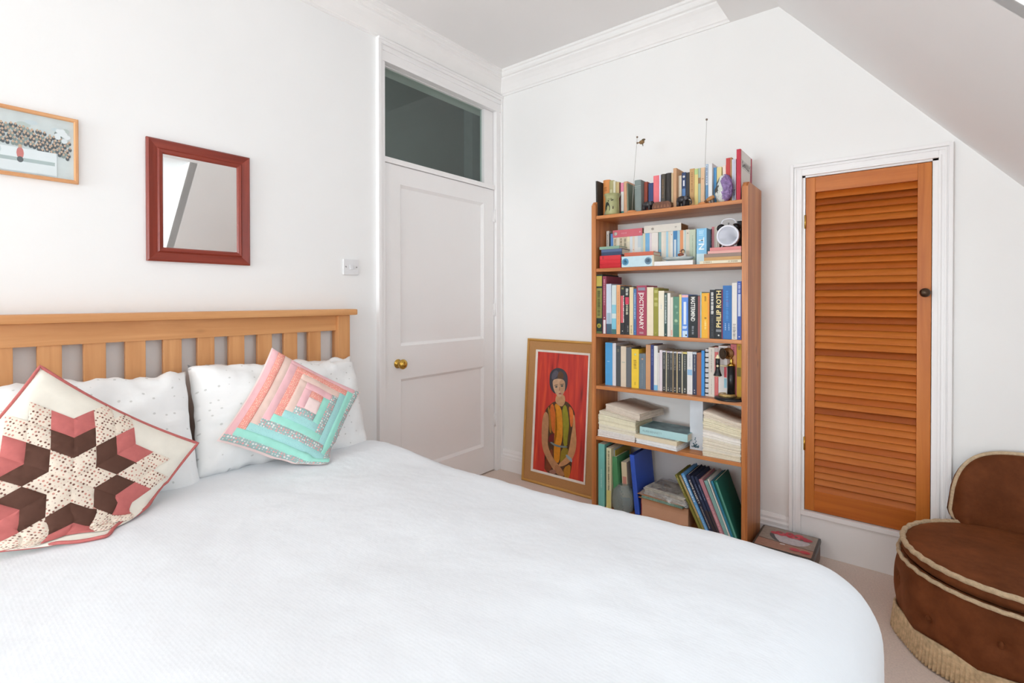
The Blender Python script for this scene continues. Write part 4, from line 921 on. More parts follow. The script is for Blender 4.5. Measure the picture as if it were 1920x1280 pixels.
# ---- fourth shelf
PG = [('marks', .55, .93, '#a9a9a4', .22), ('dot', .05, .0024, '#e2e0da'), ('marks', .09, .12, '#c9c8c2', .3)]
row([(1135, 1148.2, 642, '#4f9fd6', 'thick sky blue book', [('marks', .55, .57, '#a9d0ea', .4)], {'D': .16}), (1148.5, 1155, 643, '#dcd9dc', 'slim white book', [], {'D': .16}), (1155.2, 1163.6, 648, '#4b4e52', 'slate grey book', [('marks', .85, .92, '#7a786a', .4)], {'D': .16}),
 (1164, 1174, 649, '#dccbb4', 'cream book with worn jacket', [('marks', .6, .62, '#9aa89a', .6)]), (1174.2, 1184, 651, '#66686c', 'mid grey book'), (1184.2, 1198, 654, '#f0ca3a', 'bright yellow book', [('dot', .86, .006, '#cfd6a0'), ('marks', .5, .72, '#a98a2a', .4), ('marks', .08, .18, '#c9a82e', .2)], {'pages': '#8a7a20'}),
 (1198.4, 1210.8, 663, '#6d7a84', 'short blue grey book', [('dot', .85, .005, '#cfa488'), ('marks', .1, .72, '#8d979c', .12)]), (1211, 1219.8, 646, '#cf9a6e', 'tan book'), (1220, 1226, 646, '#37437a', 'slim navy book', [('marks', .55, .9, '#6f7cb4', .25)]),
 (1226.2, 1233.3, 648, '#e4e2dc', 'white book with blue foot', [('band', 0, .12, '#7fbbe0')]), (1233.5, 1236.5, 661, '#dcd8d6', 'very thin white book'), (1236.7, 1242, 656, '#e0d3d8', 'slim pinkish white book'),
 (1242.3, 1248.3, 656.5, '#3c3c3c', 'black paperback, the leftmost of a matching set', PG+[('band', .955, .995, '#cfcbd2')]), (1248.5, 1250.3, 657, '#cfc4a6', 'thin cream sliver of a book', []), (1250.5, 1255.8, 657.5, '#4a4a48', 'black paperback, one of a matching set', PG+[('band', .955, .995, '#b9a8b4')]),
 (1256, 1261, 658, '#474745', 'black paperback, one of a matching set', PG+[('band', .955, .995, '#d2d0d4')]), (1261.2, 1262.8, 658, '#b9a07a', 'thin tan sliver of a book'), (1263, 1268.5, 658.5, '#3a3837', 'black paperback, one of a matching set', PG+[('band', .955, .995, '#c0bfc4')]),
 (1268.7, 1270.6, 659, '#d9c49a', 'thin straw sliver of a book'), (1270.8, 1278, 659, '#3b3d3d', 'black paperback, one of a matching set', PG+[('band', .955, .995, '#dccfd2')]), (1278.2, 1280.3, 659, '#d2c8ac', 'thin ivory sliver of a book'),
 (1280.5, 1288.2, 659.5, '#40433f', 'black paperback with yellow top', PG+[('band', .955, .995, '#e0cf7a')]), (1288.5, 1298.6, 659, '#e2e0de', 'white book with a blue block', [('band', .45, .58, '#94bcdc', .9), ('marks', .65, .9, '#c4c4c4', .15), ('dot', .08, .0016, '#6a6a6a')]),
 (1298.8, 1306.3, 659, '#3c4058', 'navy and black paperback', PG+[('band', .94, .99, '#c4ccd0')]), (1306.6, 1315, 661, '#a8623f', 'rust brown book'), (1315.2, 1321, 657, '#3f8fd6', 'slim bright blue book')],
 3, .052, .125, 'on fourth shelf', 'books on the fourth shelf')
x0, _ = hit(1321.3, 690, .052); x1, zt = hit(1328.3, 655, .052); hh = zt-SH[3]; tk = x1-x0
e = tag(empty('spiral_notebook', mw=MK @ T((x0+x1)/2, .052, SH[3]+.0006)), 'notebook with black comb binding and white pages, fourth shelf', 'notebook')
MB().box(-tk/2+.001, tk/2-.001, .006, .14, 0, hh).build('pages', mat('#dddada', .8, var=.03), e)
for s in (-1, 1): MB().box(s*tk/2-.0008, s*tk/2+.0008, .004, .142, 0, hh).build('cover', mat('#2b2c2e', .5), e)
for k in range(9):
    z = hh*(k+.6)/9.2
    m = MB(); m.tube([(tk*.42*math.cos(a), .006-.007*math.sin(a), z) for a in [PI*i/8 for i in range(9)]], .0028, 6); m.build('binding_ring', BLACK, e)
row([(1328.6, 1339.8, 651, '#ddd4c8', 'thick cream book', [('marks', .5, .95, '#b4aca2', .2), ('marks', .05, .35, '#b9b0a6', .12)]), (1340, 1347, 650, '#d06a68', 'slim coral book', [('band', .9, .99, '#c4b8b4'), ('marks', .3, .8, '#e29a94', .2)]),
 (1347.3, 1363.8, 648, '#d9d2ce', 'wide grey white book with coloured blocks', [('marks', .9, .97, '#8a8480', .7), ('band', .4, .62, '#d0505a', .3, .3), ('band', .2, .38, '#8fbccc', .3, .3)]), (1364, 1369.5, 647.5, '#a98a80', 'slim mauve brown book'),
 (1370, 1381.3, 645, '#c4686c', 'rose red book', [('band', .6, .8, '#c98a5a', .8), ('marks', .85, .95, '#8a3a40', .3)]), (1381.6, 1390.4, 645, '#c99a22', 'mustard yellow book', [('band', .42, .58, '#7a6a1e', .8), ('marks', .9, .96, '#8a701c', .5), ('band', 0, .04, '#8a8a1c')])],
 3, .052, .125, 'of right-hand group, fourth shelf', 'right-hand group of books on the fourth shelf')
# candlestick telephone
xb, _ = hit(1364, 748, .025); xt, ztt = hit(1370, 684, .03); xm, zm = hit(1358, 664, .0); xe, ze = hit(1345, 690, .0)
z0 = SH[3]+.0006
e = tag(empty('candlestick_telephone', mw=MK @ T(xb, .036, z0)), 'black and brass candlestick telephone ornament on the fourth shelf', 'telephone')
IV = mat('#e6d8b0', .3, var=.05); 
MB().lathe([(.001, 0), (.066, 0), (.070, .004), (.068, .010), (.050, .015), (.001, .016)], (.008, 0, 0), 36).build('base', BLACK, e)
MB().lathe([(.038, .014), (.038, .024), (.034, .028), (.018, .028), (.018, .016)], (-.005, 0, .0), 30).build('dial_ring', mat('#b99a62', .3, .5, var=.25, scale=120), e)
px_ = xt-xb; hz = ztt-z0
MB().lathe([(.001, .016), (.017, .016), (.0165, hz-.005), (.001, hz-.005)], (px_, .004, 0), 20).build('column', BLACK, e)
MB().lathe([(.017, hz-.006), (.018, hz), (.010, hz+.006), (.005, hz+.014), (.008, hz+.022), (.004, hz+.030), (.001, hz+.032)], (px_, .004, 0), 18).build('collar', BRASS, e)
mx_, mz_ = xm-xb, zm-z0
m = MB(); m.lathe([(.001, .004), (.012, .004), (.014, -.004), (.021, -.016), (.027, -.020), (.025, -.021), (.012, -.012), (.001, -.011)], (0, 0, 0), 24, axis=1); put('mouthpiece', m.mesh('mouthpiece', mat('#3a2a1c', .25, var=.2)), e, T(mx_, -.002, mz_) @ R(rad(-38), 'Z'))
m = MB(); m.lathe([(.001, .004), (.0265, .003), (.0275, .007), (.001, .010)], (0, 0, 0), 24, axis=1); put('mouthpiece_disc', m.mesh('mouthpiece_disc', mat('#7d4f22', .35, .3, var=.15)), e, T(mx_+.003, .006, mz_) @ R(rad(-10), 'Z'))
MB().tube([(mx_+.004, .01, mz_-.01), (px_-.004, .006, hz+.03), (px_, .004, hz+.02)], .004).build('bracket', BRASS, e)
ex_, ez_ = xe-xb, ze-z0
MB().lathe([(.001, .052), (.006, .051), (.010, .047), (.0105, .014), (.009, .010), (.001, .009)], (ex_, -.030, ez_), 18).build('receiver_grip', BLACK, e)
MB().lathe([(.001, .064), (.004, .062), (.006, .056), (.010, .050), (.0105, .046), (.001, .045)], (ex_, -.030, ez_), 18).build('receiver_cap', IV, e)
MB().lathe([(.001, .012), (.009, .012), (.010, -.006), (.014, -.022), (.019, -.034), (.0185, -.036), (.001, -.030)], (ex_, -.030, ez_), 20).build('receiver_bell', BLACK, e)
MB().lathe([(.001, -.031), (.014, -.032), (.013, -.040), (.001, -.041)], (ex_, -.030, ez_), 18).build('receiver_lip', IV, e)
m = MB(); m.tube([(ex_-.004, -.034, ez_+.011), (ex_+.012, -.022, ez_+.011), (px_-.016, 0, ez_+.008)], .0042); m.sphere((ex_+.003, -.042, ez_+.011), .006, 8); m.build('hook', IV, e)

# ---- fifth shelf: paper piles
def pile(name, label, cx, d, w, D, z0, hs, seed, cols, sag, jit):
    e = tag(empty(name, mw=MK @ T(cx, d, z0)), label, 'paper stack', 'piles of loose paper'); z = 0; rr = random.Random(seed)
    for i, h in enumerate(hs):
        ox, oy, a = (jit[i] if i < len(jit) else (0, 0, 0)); s0 = sag*(z/ sum(hs)); s1 = sag*((z+h)/sum(hs))
        m = MB(); n = max(3, int(h/.0032))
        def prof(t, base, s): return base-s*(t*t*(3-2*t))
        rows = []
        for k in range(n+1):
            q = k/n; zz = z+h*q; ss = s0+(s1-s0)*q; j1, j2, j3 = (rr.uniform(-.0022, .0022) for _ in range(3))
            ring = []
            for t in [i_/10 for i_ in range(11)]: ring.append((-w/2+w*t+j1, j2, prof(t, zz, ss)))
            for t in [1-i_/10 for i_ in range(11)]: ring.append((-w/2+w*t+j3, D+j2, prof(t, zz, ss)))
            rows.append([m.bm.verts.new(p) for p in ring])
        for A_, B_ in zip(rows, rows[1:]):
            for i_ in range(22): m.face([A_[i_], A_[(i_+1) % 22], B_[(i_+1) % 22], B_[i_]])
        for rw in (rows[0], rows[-1]):
            for t in range(10): m.face([rw[t], rw[t+1], rw[20-t], rw[21-t]], 0, True)
        put('paper_bundle', m.mesh('paper_bundle', mat(cols[i % len(cols)], .9, var=.05, scale=60, spec=.1)), e, T(ox, oy, .0004*i) @ R(rad(a), 'Z')); z += h
    return e
z5 = SH[4]+.0006
xl, _ = hit(1121, 830, .015); xr, _ = hit(1190, 835, .015)
pile('paper_stack', 'uneven stack of cream papers at the left end, fifth shelf', (xl+xr)/2, .015, xr-xl, .235, z5, [.036, .030, .052, .020, .040], 4, ['#e6e0da', '#ded6c2', '#e2dabf', '#d9cfba', '#d6c8b8'], .022, [(0, 0, 0), (.004, .004, 0), (.000, .008, 1), (.006, .004, -1), (.036, .0, -10)])
xl, _ = hit(1318, 850, .010); xr = BW-BT-.003
pile('paper_stack', 'tall stack of cream papers at the right end, fifth shelf', (xl+xr)/2, .008, xr-xl, .22, z5, [.030, .012, .046, .038, .010, .045, .032], 9, ['#ded2bc', '#e4dccc', '#e0d6c4', '#e6dfd6', '#d2c6b0', '#e0d6bc', '#dccfbe'], .034, [(-.001, 0, 0), (0, .002, .5), (-.0005, 0, 0), (-.001, .004, 0), (0, .002, 0), (0, .004, .6), (.001, .006, 0)])
xl, _ = hit(1192, 848, .010); xr, _ = hit(1272, 848, .010)
pile('paper_stack', 'low pile of white papers beneath the picture book, fifth shelf', (xl+xr)/2, .002, xr-xl, .18, z5, [.010, .014], 12, ['#e6e6e6', '#e9e7e4'], .0, [(0, 0, -6), (-.004, .004, -7)])
G5 = 'books lying flat on the fifth shelf'
x0, _ = hit(1190, 820, .01); x1, _ = hit(1272, 830, .01)
mw = MK @ T((x0+x1)/2-.002, .006, z5+.0256) @ R(rad(-5), 'Z') @ T(-(x1-x0)/2, 0, .0105) @ R(PI/2, 'Y')
e = book(mw, .021, x1-x0, .17, '#e2d4b8', 'cream picture book with red cover image, fifth shelf', G5, (), True, pages='#dccdae'); L_ = x1-x0
m = MB(); m.box(-.0111, -.0105, .014, .155, L_*.08, L_*.92); pic = m.build('cover_picture', mat('#9a8f88', .6, var=.2, scale=60), e)
m = MB(); m.box(-.0116, -.0111, .03, .09, L_*.2, L_*.8); m.build('red_image', mat('#b83a4a', .6, var=.25, scale=80), pic)
x0, _ = hit(1199.5, 800, .035); x1, _ = hit(1291, 812, .035)
mw = MK @ T((x0+x1)/2, .028, z5+.0256+.0216) @ R(rad(-3), 'Z') @ T(-(x1-x0)/2, 0, .019) @ R(PI/2, 'Y')
e = book(mw, .038, x1-x0, .16, '#b2d6d8', 'thick pale turquoise hardback lying on the picture book, fifth shelf', G5, [('text', 'ALAN BENNETT', .27, .42, '#7f9aa0', 'flat', .28)] if False else (), False); L_ = x1-x0
me = text_mesh('ALAN BENNETT', 1, mat('#8aa6aa', .5, var=0), bold=.0, ext=0); xs = [v.co.x for v in me.vertices]; ys = [v.co.y for v in me.vertices]
me.transform(Matrix.Diagonal((L_*.42/(max(xs)-min(xs)), .011/(max(ys)-min(ys)), 1, 1)) @ T(-(max(xs)+min(xs))/2, -(max(ys)+min(ys))/2, 0))
put('spine_title', me, e, T(0, -.0009, L_*.27) @ R(PI/2, 'X') @ R(PI/2, 'Z'))
m = MB(); m.box(-.0194, -.019, .004, .155, L_*.02, L_*.98); pic = m.build('jacket_picture', mat('#6f8a90', .5, var=.35, scale=22), e)
# pale box file
x0, _ = hit(1293.5, 800, .08); x1, _ = hit(1318, 800, .08)
e = tag(empty('box_file', mw=MK @ T((x0+x1)/2, .08, z5)), 'upright pale blue box file with blue plant motif, fifth shelf', 'box file'); tk = x1-x0
MB().box(-tk/2, tk/2, 0, .17, 0, .255, bev=.0015).build('box_body', mat('#d2d8de', .5, var=.04), e)
m = MB()
for k in range(26): a = random.uniform(0, PI); r_ = random.uniform(.002, .021); m.lathe([(.0004, -.0006), (random.uniform(.0022, .0042), -.0006), (.0004, .0002)], (-.006+r_*math.cos(a), 0, .014+r_*math.sin(a)*.9), 8, axis=1)
for k in range(4): m.lathe([(.0004, -.0006), (.003, -.0006), (.0004, .0002)], (-.004+.003*math.sin(k*2), 0, .036+k*.008), 8, axis=1)
m.build('plant_motif', mat('#5f8898', .5, var=0), e)

# ---- bottom shelf
z6 = SH[5]+.0006
row([(1122, 1133.5, 832, '#74b8ae', 'aqua book', [('marks', .3, .6, '#9fd0c8', .2)], {'D': .2}), (1133.7, 1136.5, 836, '#3b3436', 'thin black book', [], {'D': .2, 'd': .04}), (1137, 1146, 840, '#d6cda6', 'cream book with dark lettering', [('marks', .3, .95, '#8a8668', .35), ('band', 0, .3, '#cfc67a', .9)], {'D': .2}),
 (1146.2, 1148.2, 841, '#8fa4c4', 'thin pale blue book', [], {'D': .2, 'd': .05}), (1148.6, 1153, 843, '#a8973a', 'slim yellow and black book', [('band', 0, .72, '#2f3038'), ('band', .72, .8, '#d98a3a')], {'D': .2, 'd': .05}),
 (1153.5, 1164, 857, '#4f8f5f', 'green hardback leaning left', [], {'D': .16, 'd': .03, 'tilt': -5, 'soft': False}), (1169, 1179, 867, '#d9c9a8', 'small cream book with red mark', [('band', .55, .7, '#c98a7a', .7), ('band', .0, .28, '#5f93a6')], {'D': .12, 'd': .05, 'tilt': -3})],
 5, .015, .19, 'on bottom shelf', 'books on the bottom shelf')
# blue ring binder leaning
x0, zt = hit(1177, 850, .03); x1, _ = hit(1187.5, 850, .03); xb2, _ = hit(1199, 935, .03)
hh = zt-z6; lean = math.atan2(xb2-.003-x1, hh)
e = tag(empty('ring_binder', mw=MK @ T(xb2, .03, z6+.004) @ R(-lean, 'Y')), 'cobalt blue ring binder leaning beside the glass vase', 'binder'); BL = mat('#3359c0', .45, var=.03); tk = .026
MB().prism([(-tk, .23), (-tk, .002), (-tk+.003, 0), (-.003, 0), (0, .002), (0, .23), (-.003, .23), (-.003, .004), (-tk+.003, .004), (-tk+.003, .23)], 2, 0, hh*.985).build('cover', BL, e)
MB().box(-tk+.004, -.006, .02, .22, .006, hh*.95).build('pages', PAPER, e)
# glass vase
xv, _ = hit(1169, 930, .045)
e = tag(empty('glass_vase', mw=MK @ T(xv, .048, z6)), 'dimpled clear glass vase on the bottom shelf', 'vase')
mm, N, L, b = newmat('dimpled_glass'); b.inputs['Base Color'].default_value = (.62, .68, .66, 1); b.inputs['Roughness'].default_value = .06; b.inputs['Transmission Weight'].default_value = .75; b.inputs['IOR'].default_value = 1.35
tc = N.new('ShaderNodeTexCoord'); v = N.new('ShaderNodeTexVoronoi'); v.inputs['Scale'].default_value = 95; L.new(tc.outputs['Object'], v.inputs['Vector']); bp = N.new('ShaderNodeBump'); bp.inputs['Strength'].default_value = .4; bp.inputs['Distance'].default_value = .004; L.new(v.outputs['Distance'], bp.inputs['Height']); L.new(bp.outputs['Normal'], b.inputs['Normal'])
vp = [(.046, 0), (.054, .008), (.060, .04), (.060, .075), (.052, .11), (.038, .130), (.033, .134), (.034, .142)]
def vase_r(z):
    for (r0, z0), (r1, z1) in zip(vp, vp[1:]):
        if z <= z1+1e-9: return r0+(r1-r0)*(z-z0)/(z1-z0)
    return vp[-1][0]
def vase_pt(s, t):
    a = 2*PI*s; z = .142*t; k = 1 if .006 < z < .122 else 0
    r_ = vase_r(z)+k*.0028*abs(math.sin(11*a+z*150))*abs(math.sin(11*a-z*150)); return (r_*math.cos(a), r_*math.sin(a), z)
m = MB(); m.grid(132, 60, vase_pt, wrapu=True)
m.lathe([(.030, .142), (.029, .132), (.046, .110), (.055, .075), (.055, .04), (.048, .012), (.001, .010)], (0, 0, 0), 40); m.lathe([(.001, .0002), (.046, .0001)], (0, 0, 0), 40)
m.build('vase_body', mm, e)
# cardboard box, folder, newspapers in a plastic bag
x0, _ = hit(1204, 965, .035); x1, _ = hit(1291, 985, .035)
x0 = max(x0, xb2+.004)
e = tag(empty('cardboard_box', mw=MK @ T((x0+x1)/2, .03, z6)), 'pinkish brown cardboard box on the bottom shelf', 'box'); bw = x1-x0; bh = .098
MB().box(-bw/2, bw/2, 0, .17, 0, bh, bev=.002).build('box_body', mat('#c79a7c', .85, var=.04, scale=20), e)
m = MB(); m.box(-bw/2-.0012, bw/2+.0012, -.0012, .1712, bh-.03, bh+.001, bev=.001); m.build('lid', mat('#c49676', .85, var=.04, scale=20), e)
MB().box(-bw/2-.006, -bw/2-.0015, .005, .165, 0, bh*.9).build('red_card', mat('#8f3440', .7), e)
zf = z6+bh+.0016
e = tag(empty('paper_folder', mw=MK @ T((x0+x1)/2-.004, .012, zf) @ R(rad(-4), 'Z')), 'brown card folder of papers resting on the cardboard box', 'folder')
for zz, cc, ox in ((0, '#b07a4e', 0), (.018, '#b9825a', -.006)): MB().box(-bw/2-.012+ox, bw/2-.012, 0, .185, zz, zz+.0022, bev=.0008).build('card_cover', mat(cc, .8, var=.05), e)
m = MB()
for k in range(6): m.box(-bw/2+random.uniform(0, .008), bw/2+random.uniform(-.008, .004)-.012, random.uniform(.0, .006), .18, .0024+k*.0025, .0044+k*.0025)
m.build('papers', mat('#8fae9f', .8, var=.2, scale=60), e)
e = tag(empty('newspaper_stack', mw=MK @ T((x0+x1)/2-.002, .014, zf+.0206) @ R(rad(-8), 'Z')), 'folded newspapers in a clear plastic bag on the folder', 'newspaper')
m = MB()
for k in range(7):
    j = random.uniform(-.003, .003); m.box(-bw/2+.012+j, bw/2-.006+j, .004+j, .17, k*.0058, k*.0058+.0052, bev=.0012)
m.build('newspapers', mat('#bdb8ae', .85, var=.22, scale=40), e)
m = MB()
m.grid(30, 30, lambda s, t: ((s-.5)*(bw+.035), -.008+t*.20, .043+.012*fbm(s*4, t*4, 2)+.006*fbm(s*11, t*11, 5)-.040*max(0, abs(2*s-1)**8, (1-t)**10)))
m.build('plastic_bag', pane_mat('clear_polythene', (.82, .83, .85, 1), .16), e)
# leaning books on the right of the bottom shelf: they rest on one another against the side panel
lean = rad(25.5)
LB = [(.012, .300, '#7f7a34', 'olive book', [('marks', .7, .95, '#c4bf8a', .3), ('dot', .05, .0025, '#c4bf8a')]), (.012, .300, '#8f8548', 'olive and tan book', [('band', .3, .99, '#b99f6e', .6, .2), ('marks', .75, .93, '#d9d0a0', .25)]),
 (.014, .312, '#5f9fd4', 'light blue book with white lettering', [('marks', .55, .97, '#dcecf6', .5), ('marks', .1, .5, '#a9d0ea', .25)]),
 (.017, .308, '#262c44', 'navy book with large white capitals', [('text', 'KAFFE FASSETT', .73, .38, '#e9e6dc', 'down', .42), ('text', 'GLORIOUS INSPIRATION', .33, .34, '#b9b4a8', 'down', .3)]),
 (.012, .306, '#2a3550', 'dark blue book', [('marks', .62, .86, '#7f92b4', .3), ('band', 0, .45, '#3b3335', .95)]), (.012, .304, '#2b3450', 'midnight blue book', [('marks', .62, .88, '#8798b8', .25), ('band', 0, .45, '#40363a', .95)]),
 (.017, .296, '#b9808a', 'dusty pink book', [('marks', .1, .7, '#dcb0b4', .3)]), (.015, .292, '#86b0ac', 'grey teal book', []), (.006, .300, '#dcd9d2', 'thin white book', []), (.010, .292, '#2f7f9c', 'slim petrol blue book', []), (.016, .300, '#1f6a5c', 'emerald green book', [('band', .1, .97, '#5fa090', .4, .15)])]
tot = sum(b_[0] for b_ in LB)/math.cos(lean)
xr = BW-BT-.004 
xpos = xr-.300*math.sin(lean)*0-.012
# bottom corner of the rightmost book stands close to the side panel foot
xpos = xr-.002
for i in range(len(LB)-1, -1, -1):
    t, h, cc, wd_, dc = LB[i]
    cxr = xpos                                    # lower right corner on the shelf
    # rotate about the lower right corner, top goes left
    ln = rad(20.5+.62*(10-i)); t *= 1.08
    mw = MK @ T(cxr, .012+.002*(i % 2), z6) @ R(-ln, 'Y') @ T(-t/2, 0, 0)
    book(mw, t-.0005, h, .20, cc, '%s, %s from left among leaning books, bottom shelf' % (wd_, ORD[i]), 'leaning books on the bottom shelf', dc, False)
    xpos -= t/math.cos(ln)+.0008
# the outermost volume the others lean away from
# ---- ornaments on the top shelf
zt_ = SH[0]+.0006
xj, _ = hit(1147, 385, .035); _, zj = hit(1147, 364, .035); jh = zj-zt_
e = tag(empty('face_jug', mw=MK @ T(xj, .042, zt_)), 'green glazed pottery oil burner with cut-out face, top shelf', 'pottery')
PG_ = mat('#a9a878', .3, var=.18, scale=18, name='green_glaze')
m = MB(); m.lathe([(.001, 0), (.036, 0), (.040, .006), (.038, jh*.5), (.037, jh*.8), (.045, jh), (.042, jh), (.033, jh*.85), (.001, jh*.84)], (0, 0, 0), 32); m.build('pot_body', PG_, e)
def fpt(ax, z): r_ = .0395; return (r_*math.sin(ax), -r_*math.cos(ax), z)
DK = mat('#2f352c', .8)  # dark colour stands in for shade inside the cut-out mouth and eyes
def patchpoly(name, pts, mm):
    m = MB(); m.face([m.bm.verts.new(Vector(fpt(a, z))*1 ) for a, z in pts]); bmesh.ops.solidify(m.bm, geom=m.bm.faces[:], thickness=.0015); m.build(name, mm, e)
patchpoly('mouth_shade', [(rad(-18)+rad(26)*math.cos(k*PI/10), jh*.30+jh*.24*math.sin(k*PI/10)*(1.25 if 2 < k < 8 else 1)) for k in range(20)], DK)
patchpoly('slit_shade', [(rad(16), jh*.63), (rad(34), jh*.66), (rad(36), jh*.69), (rad(20), jh*.69)], DK); patchpoly('slit_shade', [(rad(-12), jh*.63), (rad(-2), jh*.61), (rad(-2), jh*.65), (rad(-10), jh*.68)], DK)
patchpoly('nostril', [(rad(27), jh*.24), (rad(36), jh*.26), (rad(35), jh*.38), (rad(30), jh*.38)], mat('#4a2f28', .6))
MB().sphere((.008, -.042, jh*.72), .006, 10, sc=(1.3, .8, 1)).build('nose', PG_, e)
# plate behind the jug
xp, _ = hit(1129, 372, .05)
e = tag(empty('blue_plate', mw=MK @ T(xp+.022, .064, zt_+.0458) @ R(rad(-62), 'Z') @ R(rad(-12), 'X')), 'mottled blue grey plate standing behind the pottery burner, top shelf', 'plate')
MB().lathe([(.001, 0), (.030, 0), (.043, -.006), (.045, -.004), (.031, .004), (.001, .004)], (0, 0, 0), 32, axis=1).build('plate_body', mat('#9db0b8', .3, var=.2, scale=30), e)
# two wire balancing toys
WD = mat('#d08a56', .5, var=.1); WIRE = mat('#b9b4ae', .4, .6)
def wire_toy(pb, pt_, lab, bird):
    xb_, _ = hit(pb[0], pb[1], .035); xt_, zt2 = hit(pt_[0], pt_[1], .05)
    e = tag(empty('balancing_wire_toy', mw=MK @ T(xb_, .035, zt_)), lab, 'ornament', 'wire balancing toys'); dx = xt_-xb_; h = zt2-zt_
    MB().lathe([(.001, 0), (.026, 0), (.027, .004), (.022, .010), (.001, .011)], (0, 0, 0), 24).build('wooden_base', WD, e)
    MB().tube([(0, 0, .010), (dx*.3, .004, h*.35), (dx*.7, .010, h*.72), (dx, .015, h)], .0011, 6).build('wire', WIRE, e)
    MB().sphere((dx, .015, h), .0055, 10).build('bead', mat('#7d6a5c', .4), e)
    if bird:
        BRN = mat('#8a6a42', .5, var=.2, scale=80); zz = h-.032
        b_ = MB().sphere((dx+.002, .013, zz), .0055, 10).build('bead', mat('#7d6a5c', .4), e)
        MB().sphere((dx+.026, .014, zz), .0125, 12, sc=(1.25, .8, .85)).build('bird_body', BRN, e)
        MB().sphere((dx+.036, .014, zz+.011), .009, 10, sc=(1.2, .7, .6)).build('bird_wing', mat('#5f5038', .5), e)
        MB().tube([(dx+.012, .014, zz), (dx+.003, .013, zz)], .002, rf=lambda t: .003*(1-.5*t)).build('bird_beak', BRN, e)
        MB().tube([(dx+.030, .014, zz-.006), (dx+.033, .014, zz-.022)], .002, rf=lambda t: .0035*(1-.6*t)).build('bird_tail', mat('#4a4030', .5), e)
    return e
wire_toy((1185, 394), (1194.7, 257), 'thin wire balancing toy with a brown bird, left of the grey hardback', True)
wire_toy((1320, 377), (1325, 224), 'tall plain wire toy on a wooden base near the amethyst', False)
x_, _ = hit(1330, 372, .012)
e = tag(empty('wooden_pipe_dog', mw=MK @ T(x_, .014, zt_)), 'small carved wooden animal with a raised tan body beside the amethyst', 'figurine')
MB().tube([(-.012, 0, .014), (.004, 0, .022), (.022, 0, .030)], .009, 10, rf=lambda t: .008+.003*math.sin(t*PI)).build('body', mat('#b9824e', .5, var=.15), e)
m = MB(); m.sphere((-.016, 0, .010), .0085, 10, sc=(1, 1, .9)); m.build('head', mat('#6a4426', .5), e)
for sx in (.006, .02):
    MB().tube([(sx, -.004, .018), (sx+.003, -.005, .0)], .003).build('leg', mat('#3c3430', .5), e)
# amethyst
x_, _ = hit(1357, 365, .04); _, za = hit(1360, 326, .04); ah = za-zt_
e = tag(empty('amethyst_geode', mw=MK @ T(x_, .045, zt_)), 'large purple amethyst crystal with white and dark rind, top shelf', 'crystal')
m = MB(); rr = random.Random(5); bmesh.ops.create_icosphere(m.bm, subdivisions=4, radius=1)
for v in m.bm.verts:
    p = v.co.copy(); q = 1+.10*noise.noise(p*2.3+Vector((3, 1, 2)))+.05*noise.cell(p*5)
    top = 1 if p.z < .55 else .97
    v.co = Vector((p.x*.040*q*(1.0-.12*p.z), p.y*.030*q, (p.z*.5+.5)*ah*1.02*(.98+.04*noise.noise(p*3))+p.x*.006))
    v.co.z = max(0, min(ah, v.co.z))
for f in m.bm.faces:
    c = f.calc_center_median(); wob = .010*noise.noise(c*60)
    s_ = c.x+.006+wob-(.012 if c.z > ah*.55 else .0)*0
    f.material_index = 0 if s_ > .004 else (1 if s_ > -.014 or c.z < ah*.35 else 2)
m.build('crystal', [mat('#8d74a4', .25, var=.3, scale=90, bump=.8, bscale=140), mat('#d2d6d0', .5, var=.15, scale=90), mat('#55534f', .6, var=.2)], e)
# carved wooden bowl and elephant, cat
x_, _ = hit(1242, 385, .025); x0_, _ = hit(1225, 385, .025)
e = tag(empty('carved_wooden_box', mw=MK @ T(x_, .034, zt_)), 'low carved dark wooden box in front of the coral book, top shelf', 'box')
hw = x_-x0_
MB().prism([(-hw, 0), (hw, 0), (hw*1.04, .012), (hw*.92, .030), (hw*.7, .036), (-hw*.7, .036), (-hw*.92, .030), (-hw*1.04, .012)], 1, -.022, .022).build('box_body', mat('#6a3f28', .45, var=.2, scale=60), e)
m = MB()
for k in range(5):
    for q in (0, 1): cx_ = (-.7+.35*k)*hw; m.poly([(cx_-.006, -.0224, .006), (cx_+.006, -.0224, .006), (cx_, -.0228, .024)])
bmesh.ops.remove_doubles(m.bm, verts=m.bm.verts, dist=1e-5); m.build('carved_triangles', mat('#8a5a3c', .5), e, recalc=False)
def elephant(px, lab, sc, dark):
    x_, _ = hit(px, 380, .02)
    e = tag(empty('elephant_figurine', mw=MK @ T(x_, .030, zt_) @ R(rad(180), 'Z') @ Matrix.Scale(sc, 4)), lab, 'figurine', 'black elephants on the top shelf'); EB = mat('#332f31', .35, var=.2, scale=60)
    MB().sphere((.004, 0, .034), .020, 14, sc=(1.25, .85, .9)).build('body', EB, e)
    MB().sphere((-.022, 0, .038), .013, 12).build('head', EB, e)
    MB().tube([(-.030, 0, .036), (-.038, 0, .026), (-.040, 0, .014), (-.037, 0, .006)], .004, 8, rf=lambda t: .0055-.003*t).build('trunk', EB, e)
    for sx in (-.010, .020):
        for sy in (-.010, .010): MB().lathe([(.001, 0), (.0075, 0), (.007, .018), (.008, .03), (.001, .03)], (sx, sy, 0), 10).build('leg', EB, e)
    for s in (-1, 1): MB().sphere((-.017, s*.014, .038), .010, 10, sc=(.8, .25, 1.1)).build('ear', mat('#4a4648', .35), e); MB().tube([(-.030, s*.006, .031), (-.040, s*.007, .026)], .0015).build('tusk', mat('#e0d8c4', .4), e)
elephant(1214, 'black elephant figurine in front of the navy book, top shelf', .95, 0)
elephant(1279, 'black and grey elephant figurine right of the tan hardback, top shelf', 1.05, 0)

